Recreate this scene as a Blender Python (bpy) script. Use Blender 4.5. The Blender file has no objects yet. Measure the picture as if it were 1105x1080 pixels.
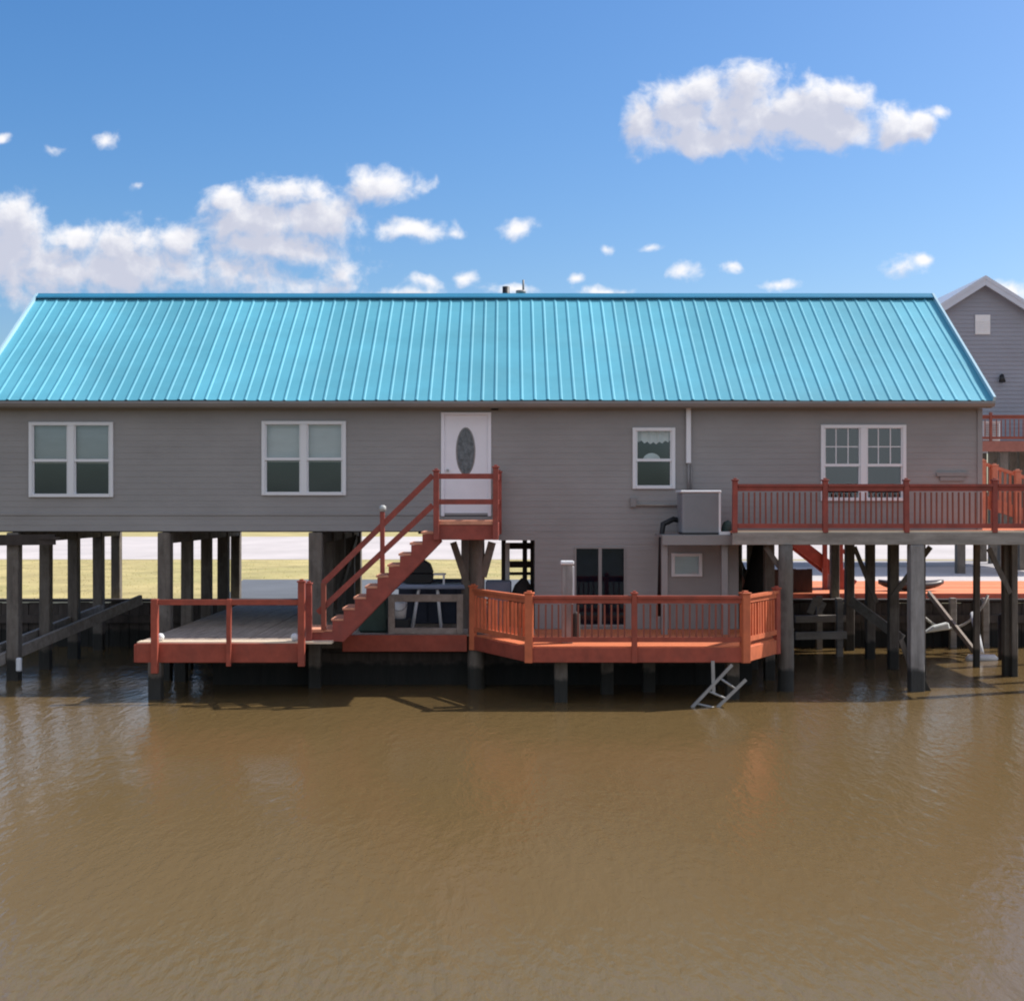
import bpy, bmesh, math, random
from mathutils import Vector, Matrix
random.seed(7)
SC = bpy.context.scene
COL = SC.collection
R = math.radians

# ------------------------------------------------------------------ camera model
F = 1480.0            # focal length in photo pixels
CX, CY = 548.0, 545.0  # vanishing point of the lines square to the facade
CAMY, CAMZ = -28.5, 3.65


def at(px, py, y):
    """point of the photo at depth y (facade is y = 0, water is z = 0)"""
    d = y - CAMY
    return Vector(((px - CX) / F * d, y, CAMZ - (py - CY) / F * d))


def X(px, y):
    return (px - CX) / F * (y - CAMY)


def Z(py, y):
    return CAMZ - (py - CY) / F * (y - CAMY)


# ------------------------------------------------------------------ materials
def _nodes(name):
    m = bpy.data.materials.new(name)
    m.use_nodes = True
    nt = m.node_tree
    b = nt.nodes['Principled BSDF']
    return m, nt, b


def N(nt, t, **kw):
    n = nt.nodes.new(t)
    for k, v in kw.items():
        if k in n.inputs.keys():
            n.inputs[k].default_value = v
        else:
            setattr(n, k, v)
    return n


def mat(name, col, rough=0.7, var=0.25, scale=(3, 3, 3), bump=0.0, bscale=None, metal=0.0,
        spec=0.4, dirt=0.0, dirtcol=(0.05, 0.045, 0.035), dscale=0.8, wet=False, coat=0.0):
    """base colour with two octaves of variation, optional blotches of dirt, bump and a dark tide zone"""
    m, nt, b = _nodes(name)
    L = nt.links.new
    geo = N(nt, 'ShaderNodeNewGeometry')
    mp = N(nt, 'ShaderNodeMapping')
    mp.inputs['Scale'].default_value = scale
    L(geo.outputs['Position'], mp.inputs['Vector'])
    n1 = N(nt, 'ShaderNodeTexNoise', Scale=1.0, Detail=6.0, Roughness=0.65)
    L(mp.outputs[0], n1.inputs['Vector'])
    ramp = N(nt, 'ShaderNodeMapRange')
    ramp.inputs['From Min'].default_value = 0.3
    ramp.inputs['From Max'].default_value = 0.7
    ramp.inputs['To Min'].default_value = 1 - var
    ramp.inputs['To Max'].default_value = 1 + var
    L(n1.outputs['Fac'], ramp.inputs['Value'])
    mul = N(nt, 'ShaderNodeVectorMath', operation='SCALE')
    mul.inputs[0].default_value = col
    L(ramp.outputs[0], mul.inputs['Scale'])
    out = mul.outputs[0]
    if dirt > 0:
        n2 = N(nt, 'ShaderNodeTexNoise', Scale=dscale, Detail=8.0, Roughness=0.7)
        L(geo.outputs['Position'], n2.inputs['Vector'])
        r2 = N(nt, 'ShaderNodeMapRange')
        r2.inputs['From Min'].default_value = 0.48
        r2.inputs['From Max'].default_value = 0.72
        r2.inputs['To Max'].default_value = dirt
        L(n2.outputs['Fac'], r2.inputs['Value'])
        mx = N(nt, 'ShaderNodeMix', data_type='RGBA')
        L(r2.outputs[0], mx.inputs['Factor'])
        L(out, mx.inputs['A'])
        mx.inputs['B'].default_value = (*dirtcol, 1)
        out = mx.outputs['Result']
    if wet:
        sep = N(nt, 'ShaderNodeSeparateXYZ')
        L(geo.outputs['Position'], sep.inputs[0])
        n3 = N(nt, 'ShaderNodeTexNoise', Scale=6.0, Detail=4.0)
        L(geo.outputs['Position'], n3.inputs['Vector'])
        ma = N(nt, 'ShaderNodeMath', operation='MULTIPLY_ADD')
        L(n3.outputs['Fac'], ma.inputs[0])
        ma.inputs[1].default_value = 0.22
        L(sep.outputs['Z'], ma.inputs[2])
        r3 = N(nt, 'ShaderNodeMapRange')
        r3.inputs['From Min'].default_value = 0.50
        r3.inputs['From Max'].default_value = 0.58
        r3.inputs['To Min'].default_value = 0.85
        r3.inputs['To Max'].default_value = 0.0
        L(ma.outputs[0], r3.inputs['Value'])
        mx = N(nt, 'ShaderNodeMix', data_type='RGBA')
        L(r3.outputs[0], mx.inputs['Factor'])
        L(out, mx.inputs['A'])
        mx.inputs['B'].default_value = (0.012, 0.015, 0.014, 1)
        out = mx.outputs['Result']
    L(out, b.inputs['Base Color'])
    b.inputs['Roughness'].default_value = rough
    b.inputs['Metallic'].default_value = metal
    b.inputs['Specular IOR Level'].default_value = spec
    b.inputs['Coat Weight'].default_value = coat
    if bump > 0:
        mb = N(nt, 'ShaderNodeMapping')
        mb.inputs['Scale'].default_value = bscale or scale
        L(geo.outputs['Position'], mb.inputs['Vector'])
        nb = N(nt, 'ShaderNodeTexNoise', Scale=1.0, Detail=5.0, Roughness=0.6)
        L(mb.outputs[0], nb.inputs['Vector'])
        bp = N(nt, 'ShaderNodeBump', Strength=bump, Distance=0.02)
        L(nb.outputs['Fac'], bp.inputs['Height'])
        L(bp.outputs[0], b.inputs['Normal'])
    return m


M = {}
M['siding'] = mat('grey_siding', (0.285, 0.276, 0.271), 0.62, 0.09, (0.6, 0.6, 1.4), 0.25, (1.5, 1.5, 30), dirt=0.22, dirtcol=(0.20, 0.18, 0.165), dscale=0.55)
M['trimgrey'] = mat('grey_trim', (0.25, 0.24, 0.235), 0.5, 0.08, (1, 1, 1), dirt=0.3, dirtcol=(0.12, 0.11, 0.1))
M['roof'] = mat('turquoise_metal', (0.105, 0.385, 0.495), 0.6, 0.10, (0.5, 0.8, 0.8), 0.12, (1.5, 0.7, 0.7), spec=0.3, dirt=0.16, dirtcol=(0.2, 0.48, 0.56), dscale=0.9)
_nt = M['roof'].node_tree
_pb = _nt.nodes['Principled BSDF']
_src = _pb.inputs['Base Color'].links[0].from_socket
_g = N(_nt, 'ShaderNodeNewGeometry')
_sx = N(_nt, 'ShaderNodeSeparateXYZ')
_nt.links.new(_g.outputs['Position'], _sx.inputs[0])
_fl = N(_nt, 'ShaderNodeMath', operation='SNAP')
_nt.links.new(_sx.outputs['X'], _fl.inputs[0])
_fl.inputs[1].default_value = 0.813
_wn = N(_nt, 'ShaderNodeTexWhiteNoise', noise_dimensions='1D')
_nt.links.new(_fl.outputs[0], _wn.inputs['W'])
_mr = N(_nt, 'ShaderNodeMapRange')
_mr.inputs['To Min'].default_value = 0.90
_mr.inputs['To Max'].default_value = 1.06
_nt.links.new(_wn.outputs['Value'], _mr.inputs['Value'])
_vs = N(_nt, 'ShaderNodeVectorMath', operation='SCALE')
_nt.links.new(_src, _vs.inputs[0])
_nt.links.new(_mr.outputs[0], _vs.inputs['Scale'])
_nt.links.new(_vs.outputs[0], _pb.inputs['Base Color'])
M['ridge'] = mat('shadow_blue_ridge_metal', (0.03, 0.20, 0.33), 0.5, 0.1, (1, 1, 1))  # blue cap metal, darkened to hold the shadow line beneath the cap
M['white'] = mat('white_vinyl', (0.72, 0.73, 0.75), 0.45, 0.05, (2, 2, 2), dirt=0.12, dirtcol=(0.4, 0.38, 0.34), dscale=2.0)
M['door'] = mat('white_door_paint', (0.78, 0.78, 0.83), 0.4, 0.04, (2, 2, 2))
M['red'] = mat('red_stained_wood', (0.34, 0.070, 0.041), 0.62, 0.22, (4, 4, 4), 0.3, (12, 12, 3), dirt=0.6, dirtcol=(0.21, 0.06, 0.042), dscale=2.6)
M['stairred'] = mat('faded_crimson_wood_stain', (0.30, 0.064, 0.046), 0.62, 0.22, (4, 4, 4), 0.3, (12, 12, 3), dirt=0.6, dirtcol=(0.17, 0.055, 0.045), dscale=2.6)
M['litred'] = mat('bright_orange_stain_with_sun', (0.56, 0.145, 0.060), 0.65, 0.18, (4, 4, 4), 0.25, (12, 12, 3), dirt=0.3, dirtcol=(0.36, 0.09, 0.06), dscale=1.6)  # brighter stain of the angled rails, with sunlight put into the colour
M['redwood'] = mat('orange_red_stained_deck_boards', (0.64, 0.19, 0.080), 0.7, 0.18, (2, 9, 2), 0.3, (4, 40, 4), dirt=0.35, dirtcol=(0.36, 0.12, 0.08), dscale=1.1)
M['orangepaint'] = mat('bright_orange_deck_paint', (0.78, 0.25, 0.11), 0.7, 0.12, (2, 9, 2), 0.2, dirt=0.3, dirtcol=(0.5, 0.2, 0.12), dscale=0.8)
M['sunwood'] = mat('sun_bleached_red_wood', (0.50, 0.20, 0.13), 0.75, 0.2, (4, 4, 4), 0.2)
M['tread'] = mat('pale_orange_tread', (0.66, 0.30, 0.19), 0.75, 0.2, (5, 5, 5), 0.2)
M['greydeck'] = mat('weathered_deck_boards', (0.40, 0.32, 0.26), 0.8, 0.25, (9, 1.2, 1), 0.3, (40, 2, 2), dirt=0.4, dirtcol=(0.2, 0.16, 0.13), dscale=0.8)
M['sunboard'] = mat('pale_sunlit_board', (0.74, 0.62, 0.46), 0.75, 0.12, (1, 20, 20), 0.2)  # pale tone puts the sunlit deck edge into the colour
M['wood'] = mat('weathered_pile_wood', (0.135, 0.115, 0.097), 0.85, 0.35, (8, 8, 1.2), 0.7, (22, 22, 2.5), dirt=0.6, dirtcol=(0.23, 0.21, 0.185), dscale=2.4, wet=True)
M['greypile'] = mat('grey_pile_wood', (0.27, 0.255, 0.245), 0.85, 0.3, (8, 8, 1.2), 0.7, (22, 22, 2.5), dirt=0.5, dirtcol=(0.13, 0.115, 0.10), dscale=1.8, wet=True)
M['beam'] = mat('weathered_beam_wood', (0.30, 0.27, 0.24), 0.85, 0.28, (1.2, 8, 8), 0.5, (2.5, 20, 20), dirt=0.5, dirtcol=(0.14, 0.12, 0.10), dscale=1.5)
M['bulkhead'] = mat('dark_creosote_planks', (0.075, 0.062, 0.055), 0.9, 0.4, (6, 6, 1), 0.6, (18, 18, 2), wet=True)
M['fencered'] = mat('faded_red_beam', (0.30, 0.12, 0.09), 0.7, 0.2, (3, 3, 3))
M['rail_dark'] = mat('brown_baluster', (0.24, 0.066, 0.042), 0.6, 0.15, (3, 3, 3))
M['dockshade'] = mat('dock_shade_brown_boards', (0.085, 0.05, 0.045), 0.85, 0.3, (6, 6, 1), 0.3)  # dark tone painted for the dock end lying in shade
M['blackwood'] = mat('dark_stained_wood', (0.045, 0.035, 0.03), 0.8, 0.3, (5, 5, 2), 0.3)
M['alu'] = mat('dull_aluminium', (0.33, 0.33, 0.33), 0.5, 0.15, (5, 5, 5), metal=0.5)
M['acgrey'] = mat('grey_ac_casing', (0.235, 0.24, 0.255), 0.5, 0.05, (3, 3, 3), dirt=0.15)
M['acgrey2'] = mat('dull_lamp_plastic', (0.45, 0.46, 0.45), 0.5, 0.1, (6, 6, 6))
M['actop'] = mat('pale_ac_top', (0.72, 0.73, 0.75), 0.5, 0.05, (3, 3, 3))
M['black'] = mat('black_plastic', (0.015, 0.016, 0.018), 0.5, 0.2, (5, 5, 5))
M['tarp'] = mat('dark_green_tarp', (0.035, 0.065, 0.055), 0.6, 0.3, (3, 3, 3), 0.6, (5, 5, 5))
M['blackcloth'] = mat('black_cloth', (0.02, 0.018, 0.018), 0.9, 0.3, (4, 4, 2), 0.8, (9, 9, 3))
M['bluegrey'] = mat('blue_grey_plastic', (0.24, 0.28, 0.38), 0.5, 0.1, (3, 3, 3))
M['navy'] = mat('navy_panel', (0.025, 0.032, 0.055), 0.6, 0.2, (3, 3, 3))
M['frame'] = mat('weathered_grey_frame_wood', (0.32, 0.27, 0.235), 0.85, 0.25, (6, 6, 6), 0.4, (14, 14, 14))
M['concrete'] = mat('driveway_concrete', (0.125, 0.135, 0.15), 0.9, 0.15, (0.6, 0.6, 1), 0.2, (6, 6, 6), dirt=0.3, dirtcol=(0.09, 0.09, 0.1), dscale=0.4)
M['road'] = mat('pale_shell_road', (0.52, 0.47, 0.45), 0.95, 0.12, (0.25, 0.12, 1), 0.2, (4, 4, 4), dirt=0.25, dirtcol=(0.38, 0.35, 0.33), dscale=0.15)
M['asphalt'] = mat('grey_road_strip', (0.36, 0.34, 0.345), 0.95, 0.15, (0.3, 0.5, 1))
M['land'] = mat('dry_grass_ground', (0.43, 0.35, 0.15), 0.95, 0.3, (0.5, 0.5, 1), 0.5, (5, 5, 5), dirt=0.55, dirtcol=(0.30, 0.31, 0.10), dscale=0.12)
M['blade'] = mat('dry_grass_blades', (0.45, 0.38, 0.16), 0.9, 0.4, (0.8, 0.8, 1), dirt=0.6, dirtcol=(0.30, 0.32, 0.10), dscale=0.3)
M['nsiding'] = mat('blue_grey_siding', (0.275, 0.29, 0.34), 0.65, 0.08, (0.5, 0.5, 1), 0.2, (1, 1, 20))
M['nroof'] = mat('pale_metal_roof', (0.52, 0.56, 0.64), 0.45, 0.08, (0.5, 0.5, 0.5))
M['blind'] = mat('pale_blind', (0.74, 0.76, 0.76), 0.8, 0.06, (2, 2, 8))
M['curtain'] = mat('white_lace_curtain', (0.72, 0.76, 0.74), 0.9, 0.1, (6, 6, 2))
M['rope'] = mat('pale_rope', (0.42, 0.40, 0.36), 0.9, 0.2, (20, 20, 20))
M['boat'] = mat('dark_hull', (0.05, 0.038, 0.035), 0.35, 0.2, (2, 2, 2))
M['interior'] = mat('dark_room', (0.048, 0.056, 0.068), 0.9, 0.2, (1, 1, 1))


def glass_mat(name='window_glass', refl=1.2, tint=(0.82, 0.85, 0.86, 1)):
    m, nt, b = _nodes(name)
    nt.nodes.remove(b)
    L = nt.links.new
    out = nt.nodes['Material Output']
    lw = N(nt, 'ShaderNodeFresnel', IOR=1.5)
    mr = N(nt, 'ShaderNodeMath', operation='MULTIPLY_ADD')
    mr.inputs[1].default_value = refl
    mr.inputs[2].default_value = 0.05 if refl > 1 else 0.0
    L(lw.outputs[0], mr.inputs[0])
    tr = N(nt, 'ShaderNodeBsdfTransparent')
    tr.inputs['Color'].default_value = tint
    gl = N(nt, 'ShaderNodeBsdfGlossy', Roughness=0.03)
    gl.inputs['Color'].default_value = (0.80, 0.92, 1.0, 1)
    nz = N(nt, 'ShaderNodeTexNoise', Scale=1.3, Detail=2.0)
    geo = N(nt, 'ShaderNodeNewGeometry')
    L(geo.outputs['Position'], nz.inputs['Vector'])
    bp = N(nt, 'ShaderNodeBump', Strength=0.03, Distance=0.03)
    L(nz.outputs['Fac'], bp.inputs['Height'])
    L(bp.outputs[0], gl.inputs['Normal'])
    mx = N(nt, 'ShaderNodeMixShader')
    L(mr.outputs[0], mx.inputs[0])
    L(tr.outputs[0], mx.inputs[1])
    L(gl.outputs[0], mx.inputs[2])
    L(mx.outputs[0], out.inputs['Surface'])
    return m


M['glass'] = glass_mat()
M['tintglass'] = glass_mat('tinted_glass', 0.55, (0.35, 0.4, 0.5, 1))


def water_mat():
    m, nt, b = _nodes('muddy_water')
    L = nt.links.new
    geo = N(nt, 'ShaderNodeNewGeometry')

    def layer(rot, sx, sy, detail, rough):
        mp = N(nt, 'ShaderNodeMapping')
        mp.inputs['Rotation'].default_value = (0, 0, R(rot))
        mp.inputs['Scale'].default_value = (sx, sy, 1)
        L(geo.outputs['Position'], mp.inputs['Vector'])
        n = N(nt, 'ShaderNodeTexNoise', Scale=1.0, Detail=detail, Roughness=rough)
        n.inputs['Distortion'].default_value = 0.25
        L(mp.outputs[0], n.inputs['Vector'])
        return n.outputs['Fac']
    a = layer(8, 4.6, 1.1, 4.0, 0.55)       # long crests running in depth
    c = layer(-35, 7.5, 2.8, 4.0, 0.55)       # crossing ripples
    e = layer(80, 11.0, 4.5, 3.0, 0.5)        # fine wind chop
    w = layer(0, 0.10, 0.16, 2.0, 0.5)       # gusts: calmer and rougher patches

    def mad(x, k, y=None):
        q = N(nt, 'ShaderNodeMath', operation='MULTIPLY_ADD')
        L(x, q.inputs[0])
        q.inputs[1].default_value = k
        if y is None:
            q.inputs[2].default_value = 0
        else:
            L(y, q.inputs[2])
        return q.outputs[0]
    h = mad(a, 0.020, mad(c, 0.011, mad(e, 0.006)))
    g = N(nt, 'ShaderNodeMapRange')
    g.inputs['From Min'].default_value = 0.35
    g.inputs['From Max'].default_value = 0.65
    g.inputs['To Min'].default_value = 0.55
    g.inputs['To Max'].default_value = 1.15
    L(w, g.inputs['Value'])
    hm = N(nt, 'ShaderNodeMath', operation='MULTIPLY')
    L(h, hm.inputs[0])
    L(g.outputs[0], hm.inputs[1])
    bp = N(nt, 'ShaderNodeBump', Strength=1.0, Distance=1.0)
    L(hm.outputs[0], bp.inputs['Height'])
    L(bp.outputs[0], b.inputs['Normal'])
    # silt: slightly uneven brown
    s = layer(0, 0.25, 0.12, 5.0, 0.6)
    mx = N(nt, 'ShaderNodeMix', data_type='RGBA')
    L(s, mx.inputs['Factor'])
    mx.inputs['A'].default_value = (0.130, 0.085, 0.034, 1)
    mx.inputs['B'].default_value = (0.154, 0.103, 0.045, 1)
    L(mx.outputs['Result'], b.inputs['Base Color'])
    b.inputs['Roughness'].default_value = 0.14
    b.inputs['IOR'].default_value = 1.33
    b.inputs['Specular IOR Level'].default_value = 0.33
    return m


M['water'] = water_mat()


# ------------------------------------------------------------------ mesh helpers
class MB:
    def __init__(self):
        self.bm = bmesh.new()

    def quad(self, *pts):
        self.bm.faces.new([self.bm.verts.new(p) for p in pts])
        return self

    def box(self, x0, x1, y0, y1, z0, z1):
        x0, x1 = min(x0, x1), max(x0, x1)
        y0, y1 = min(y0, y1), max(y0, y1)
        z0, z1 = min(z0, z1), max(z0, z1)
        v = [self.bm.verts.new(p) for p in ((x0, y0, z0), (x1, y0, z0), (x1, y1, z0), (x0, y1, z0),
                                            (x0, y0, z1), (x1, y0, z1), (x1, y1, z1), (x0, y1, z1))]
        for f in ((0, 3, 2, 1), (4, 5, 6, 7), (0, 1, 5, 4), (1, 2, 6, 5), (2, 3, 7, 6), (3, 0, 4, 7)):
            self.bm.faces.new([v[i] for i in f])
        return self

    def beam(self, p, q, w, h, up=(0, 0, 1)):
        """bar from p to q, w wide (sideways) and h high"""
        p, q = Vector(p), Vector(q)
        d = (q - p).normalized()
        u = Vector(up)
        s = d.cross(u)
        if s.length < 1e-4:
            s = d.cross(Vector((0, 1, 0)))
        s.normalize()
        t = s.cross(d).normalized()
        vs = []
        for c in (p, q):
            for a, b in ((-1, -1), (1, -1), (1, 1), (-1, 1)):
                vs.append(self.bm.verts.new(c + s * (a * w / 2) + t * (b * h / 2)))
        for f in ((3, 2, 1, 0), (4, 5, 6, 7), (0, 1, 5, 4), (1, 2, 6, 5), (2, 3, 7, 6), (3, 0, 4, 7)):
            self.bm.faces.new([vs[i] for i in f])
        return self

    def tube(self, pts, radii, n=10, cap=True):
        pts = [Vector(p) for p in pts]
        if not isinstance(radii, (list, tuple)):
            radii = [radii] * len(pts)
        rings = []
        for i, p in enumerate(pts):
            d = (pts[min(i + 1, len(pts) - 1)] - pts[max(i - 1, 0)]).normalized()
            s = d.cross(Vector((0, 1, 0)))
            if s.length < 1e-3:
                s = d.cross(Vector((1, 0, 0)))
            s.normalize()
            t = d.cross(s).normalized()
            rings.append([self.bm.verts.new(p + (s * math.cos(k * 2 * math.pi / n) + t * math.sin(k * 2 * math.pi / n)) * radii[i]) for k in range(n)])
        for a, b in zip(rings, rings[1:]):
            for k in range(n):
                self.bm.faces.new((a[k], a[(k + 1) % n], b[(k + 1) % n], b[k])).smooth = True
        if cap:
            self.bm.faces.new(rings[0][::-1])
            self.bm.faces.new(rings[-1])
        return self

    def prism(self, xy, z0, z1):
        a = [self.bm.verts.new((x, y, z0)) for x, y in xy]
        b = [self.bm.verts.new((x, y, z1)) for x, y in xy]
        n = len(xy)
        self.bm.faces.new(a[::-1])
        self.bm.faces.new(b)
        for k in range(n):
            self.bm.faces.new((a[k], a[(k + 1) % n], b[(k + 1) % n], b[k]))
        return self

    def slab_xz(self, xz, y0, y1):
        a = [self.bm.verts.new((x, y0, z)) for x, z in xz]
        b = [self.bm.verts.new((x, y1, z)) for x, z in xz]
        n = len(xz)
        self.bm.faces.new(a[::-1])
        self.bm.faces.new(b)
        for k in range(n):
            self.bm.faces.new((a[k], a[(k + 1) % n], b[(k + 1) % n], b[k]))
        return self

    def build(self, name, m, parent=None, bevel=0.0, loc=None):
        bm = self.bm
        bmesh.ops.recalc_face_normals(bm, faces=bm.faces)
        if bevel > 0:
            bmesh.ops.bevel(bm, geom=[e for e in bm.edges if not e.smooth or e.calc_face_angle(0) > 0.5], offset=bevel, segments=1, affect='EDGES', profile=0.5)
        me = bpy.data.meshes.new(name)
        if loc is not None:
            bmesh.ops.translate(bm, verts=bm.verts, vec=-Vector(loc))
        bm.to_mesh(me)
        bm.free()
        me.materials.append(M[m] if isinstance(m, str) else m)
        o = bpy.data.objects.new(name, me)
        COL.objects.link(o)
        if loc is not None:
            o.location = loc
        if parent is not None:
            adopt(o, parent)
        return o


def wloc(o):
    v = Vector(o.location)
    if o.parent:
        v = v + o.matrix_parent_inverse.translation + wloc(o.parent)
    return v


def adopt(o, parent):
    o.parent = parent
    o.matrix_parent_inverse = Matrix.Translation(-wloc(parent))


def tag(o, label, cat, group=None):
    o['label'] = label
    o['category'] = cat
    if group:
        o['group'] = group
    return o


def thing(name, label, cat, loc=(0, 0, 0), group=None):
    o = bpy.data.objects.new(name, None)
    o.empty_display_size = 0.3
    COL.objects.link(o)
    o.location = loc
    return tag(o, label, cat, group)


def struct(o, kind='structure'):
    o['kind'] = kind
    return o


def wob(s):
    return random.uniform(-s, s)


def pile(x, y, z0, z1, w, parent, square=True, m='wood', name='pile'):
    b = MB()
    if square:
        dx, dy = wob(0.015), wob(0.015)
        b.beam((x + dx, y + dy, z0), (x, y, z1), w, w, up=(0, 1, 0))
        return b.build(name, m, parent, bevel=0.012)
    lean = wob(0.05)
    k = 6
    pts = [(x + lean * (i / k - 1) + wob(0.01), y + wob(0.01), z0 + (z1 - z0) * i / k) for i in range(k + 1)]
    b.tube(pts, [w / 2 * (1.08 - 0.16 * i / k) for i in range(k + 1)], 14)
    return b.build(name, m, parent)


def lap(b, x0, x1, z0, z1, holes=(), y=0.0, course=0.125, lip=0.005, axis='x', ext=None):
    """lap siding facing -y (axis x) or +-x (axis y: ext = (sign, plane x, function z -> (y0, y1)))"""
    zs = []
    z = z0
    while z < z1 - 1e-4:
        zn = min(z + course, z1)
        cuts = sorted({z, zn, *[h[2] for h in holes if z < h[2] < zn], *[h[3] for h in holes if z < h[3] < zn]})
        for a, c in zip(cuts, cuts[1:]):
            fa, fc = (a - z) / course, (c - z) / course
            ya, yc = y - lip * (1 - fa), y - lip * (1 - fc)
            if axis == 'x':
                iv = [(x0, x1)]
                for h in holes:
                    if h[2] < c - 1e-5 and h[3] > a + 1e-5:
                        new = []
                        for p, q in iv:
                            if h[0] > p:
                                new.append((p, min(q, h[0])))
                            if h[1] < q:
                                new.append((max(p, h[1]), q))
                        iv = [t for t in new if t[1] - t[0] > 1e-4]
                for p, q in iv:
                    b.quad((p, ya, a), (q, ya, a), (q, yc, c), (p, yc, c))
                    if fa == 0:
                        b.quad((p, y, a), (q, y, a), (q, ya, a), (p, ya, a))
            else:
                sg, px, fn = ext
                (l0, r0), (l1, r1) = fn(a), fn(c)
                xa, xc = px + sg * lip * (1 - fa), px + sg * lip * (1 - fc)
                b.quad((xa, l0, a), (xa, r0, a), (xc, r1, c), (xc, l1, c))
                if fa == 0:
                    b.quad((px, l0, a), (px, r0, a), (xa, r0, a), (xa, l0, a))
        z = zn


# ------------------------------------------------------------------ ground, water, road
LAND = 1.15
BK = 6.9
b = MB()
b.quad((-700, -420, 0), (700, -420, 0), (700, BK + 0.2, 0), (-700, BK + 0.2, 0))
struct(b.build('water', 'water'))
b = MB()
b.quad((-3000, BK + 0.1, LAND), (3000, BK + 0.1, LAND), (3000, 4000, LAND), (-3000, 4000, LAND))
struct(b.build('ground', 'land'))
b = MB()
b.quad((-900, 34.5, LAND + 0.008), (900, 34.5, LAND + 0.008), (900, 80, LAND + 0.008), (-900, 80, LAND + 0.008))
struct(b.build('road', 'road'))
b = MB()
b.quad((2.5, 27.0, LAND + 0.012), (60, 27.0, LAND + 0.012), (60, 33.2, LAND + 0.012), (2.5, 33.2, LAND + 0.012))
struct(b.build('road_shoulder', 'asphalt'))
b = MB()
b.quad((-7.5, BK + 0.45, LAND + 0.004), (4.6, BK + 0.45, LAND + 0.004), (4.2, 17.6, LAND + 0.004), (-8.9, 17.6, LAND + 0.004))
struct(b.build('driveway', 'concrete'))
b = MB()
b.quad((4.8, BK + 0.45, LAND + 0.004), (30, BK + 0.45, LAND + 0.004), (30, 27.0, LAND + 0.004), (4.4, 27.0, LAND + 0.004))
struct(b.build('shell_yard', 'road'))

# grass blades on the strip between bulkhead and road
b = MB()
for i in range(6000):
    x = random.uniform(-24, 4)
    y = random.uniform(BK + 0.4, 34.3)
    if -9.1 < x < 4.7 and y < 17.8:
        continue
    h = random.uniform(0.02, 0.05)
    a = random.uniform(0, math.pi)
    dx, dy = 0.012 * math.cos(a), 0.012 * math.sin(a)
    v = [b.bm.verts.new(p) for p in ((x - dx, y - dy, LAND), (x + dx, y + dy, LAND), (x + wob(0.05), y + wob(0.05), LAND + h))]
    b.bm.faces.new(v)
_m = M['blade']
_nt = _m.node_tree
_pb = _nt.nodes['Principled BSDF']
_tl = _nt.nodes.new('ShaderNodeBsdfTranslucent')
_nt.links.new(_pb.inputs['Base Color'].links[0].from_socket, _tl.inputs['Color'])
_mx = _nt.nodes.new('ShaderNodeMixShader')
_nt.links.new(_pb.outputs[0], _mx.inputs[1])
_nt.links.new(_tl.outputs[0], _mx.inputs[2])
_nt.links.new(_mx.outputs[0], _nt.nodes['Material Output'].inputs['Surface'])
struct(b.build('grass', 'blade'), 'stuff')

# bulkhead
t = thing('bulkhead', 'long dark timber bulkhead holding the bank behind the house', 'retaining wall', (0, BK, 0))
b = MB()
x = -60.0
while x < 60:
    w = random.uniform(0.22, 0.3)
    yy = BK + wob(0.012)
    b.box(x, x + w - 0.012, yy, yy + 0.08, -0.8, LAND - 0.02 + wob(0.02))
    x += w
b.build('planking', 'bulkhead', t)
MB().box(-60, 60, BK - 0.06, BK + 0.34, LAND + 0.012, LAND + 0.07).build('cap_board', 'blackwood', t)
b = MB()
b.box(-60, 60, BK - 0.12, BK - 0.015, 0.62, 0.82)
b.build('wale', 'bulkhead', t)

t = thing('light_blocking_wall', 'dark plank wall added beneath the lower decks to darken the water', 'retaining wall', (-1, 0, 0))  # added wall, blocks the bright view through below the decks
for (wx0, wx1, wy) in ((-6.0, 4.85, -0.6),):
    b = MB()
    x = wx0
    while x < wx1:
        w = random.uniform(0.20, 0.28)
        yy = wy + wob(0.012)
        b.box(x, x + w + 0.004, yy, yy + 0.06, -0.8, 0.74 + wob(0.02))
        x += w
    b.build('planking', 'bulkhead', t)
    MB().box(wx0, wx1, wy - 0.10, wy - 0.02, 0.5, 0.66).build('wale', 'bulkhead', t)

# ------------------------------------------------------------------ the stilt house
HX0, HX1 = -10.8, X(1057, 0)
HB = 7.6
ZB = Z(573, 0)                       # bottom of the upper walls
ZW = Z(440, 0)                       # top of the upper walls
RY = 3.8
ZR = Z(320, RY)
EY = -0.3
ZE = Z(432, EY)
RX0, RX1 = HX0 - 0.26, X(1072, EY)
house = thing('stilt_house', 'long single storey grey house on piles with a turquoise metal roof', 'house', ((HX0 + HX1) / 2, HB / 2, 0))

wins = {}


def rect(px0, py0, px1, py1):
    return (X(px0, 0), X(px1, 0), Z(py1, 0), Z(py0, 0))


wins['w1'] = rect(32, 456, 122, 536)
wins['w2'] = rect(283, 455, 373, 534)
wins['w3'] = rect(683, 462, 728, 527)
wins['w4'] = rect(886, 459, 977, 540)
DOOR = rect(477, 446, 529, 557)
holes = list(wins.values()) + [DOOR]
b = MB()
lap(b, HX0, HX1, ZB, ZW, holes)
fn = lambda z: (0.0, HB) if z <= ZW else (max(0.0, (z - ZW) * RY / (ZR - 0.1 - ZW)), HB - max(0.0, (z - ZW) * RY / (ZR - 0.1 - ZW)))
lap(b, 0, 0, ZB, ZR - 0.12, axis='y', ext=(1, HX1, fn))
lap(b, 0, 0, ZB, ZR - 0.12, axis='y', ext=(-1, HX0, fn))
b.quad((HX0, HB, ZB), (HX1, HB, ZB), (HX1, HB, ZW), (HX0, HB, ZW))
wall = b.build('wall', 'siding', house)
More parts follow.
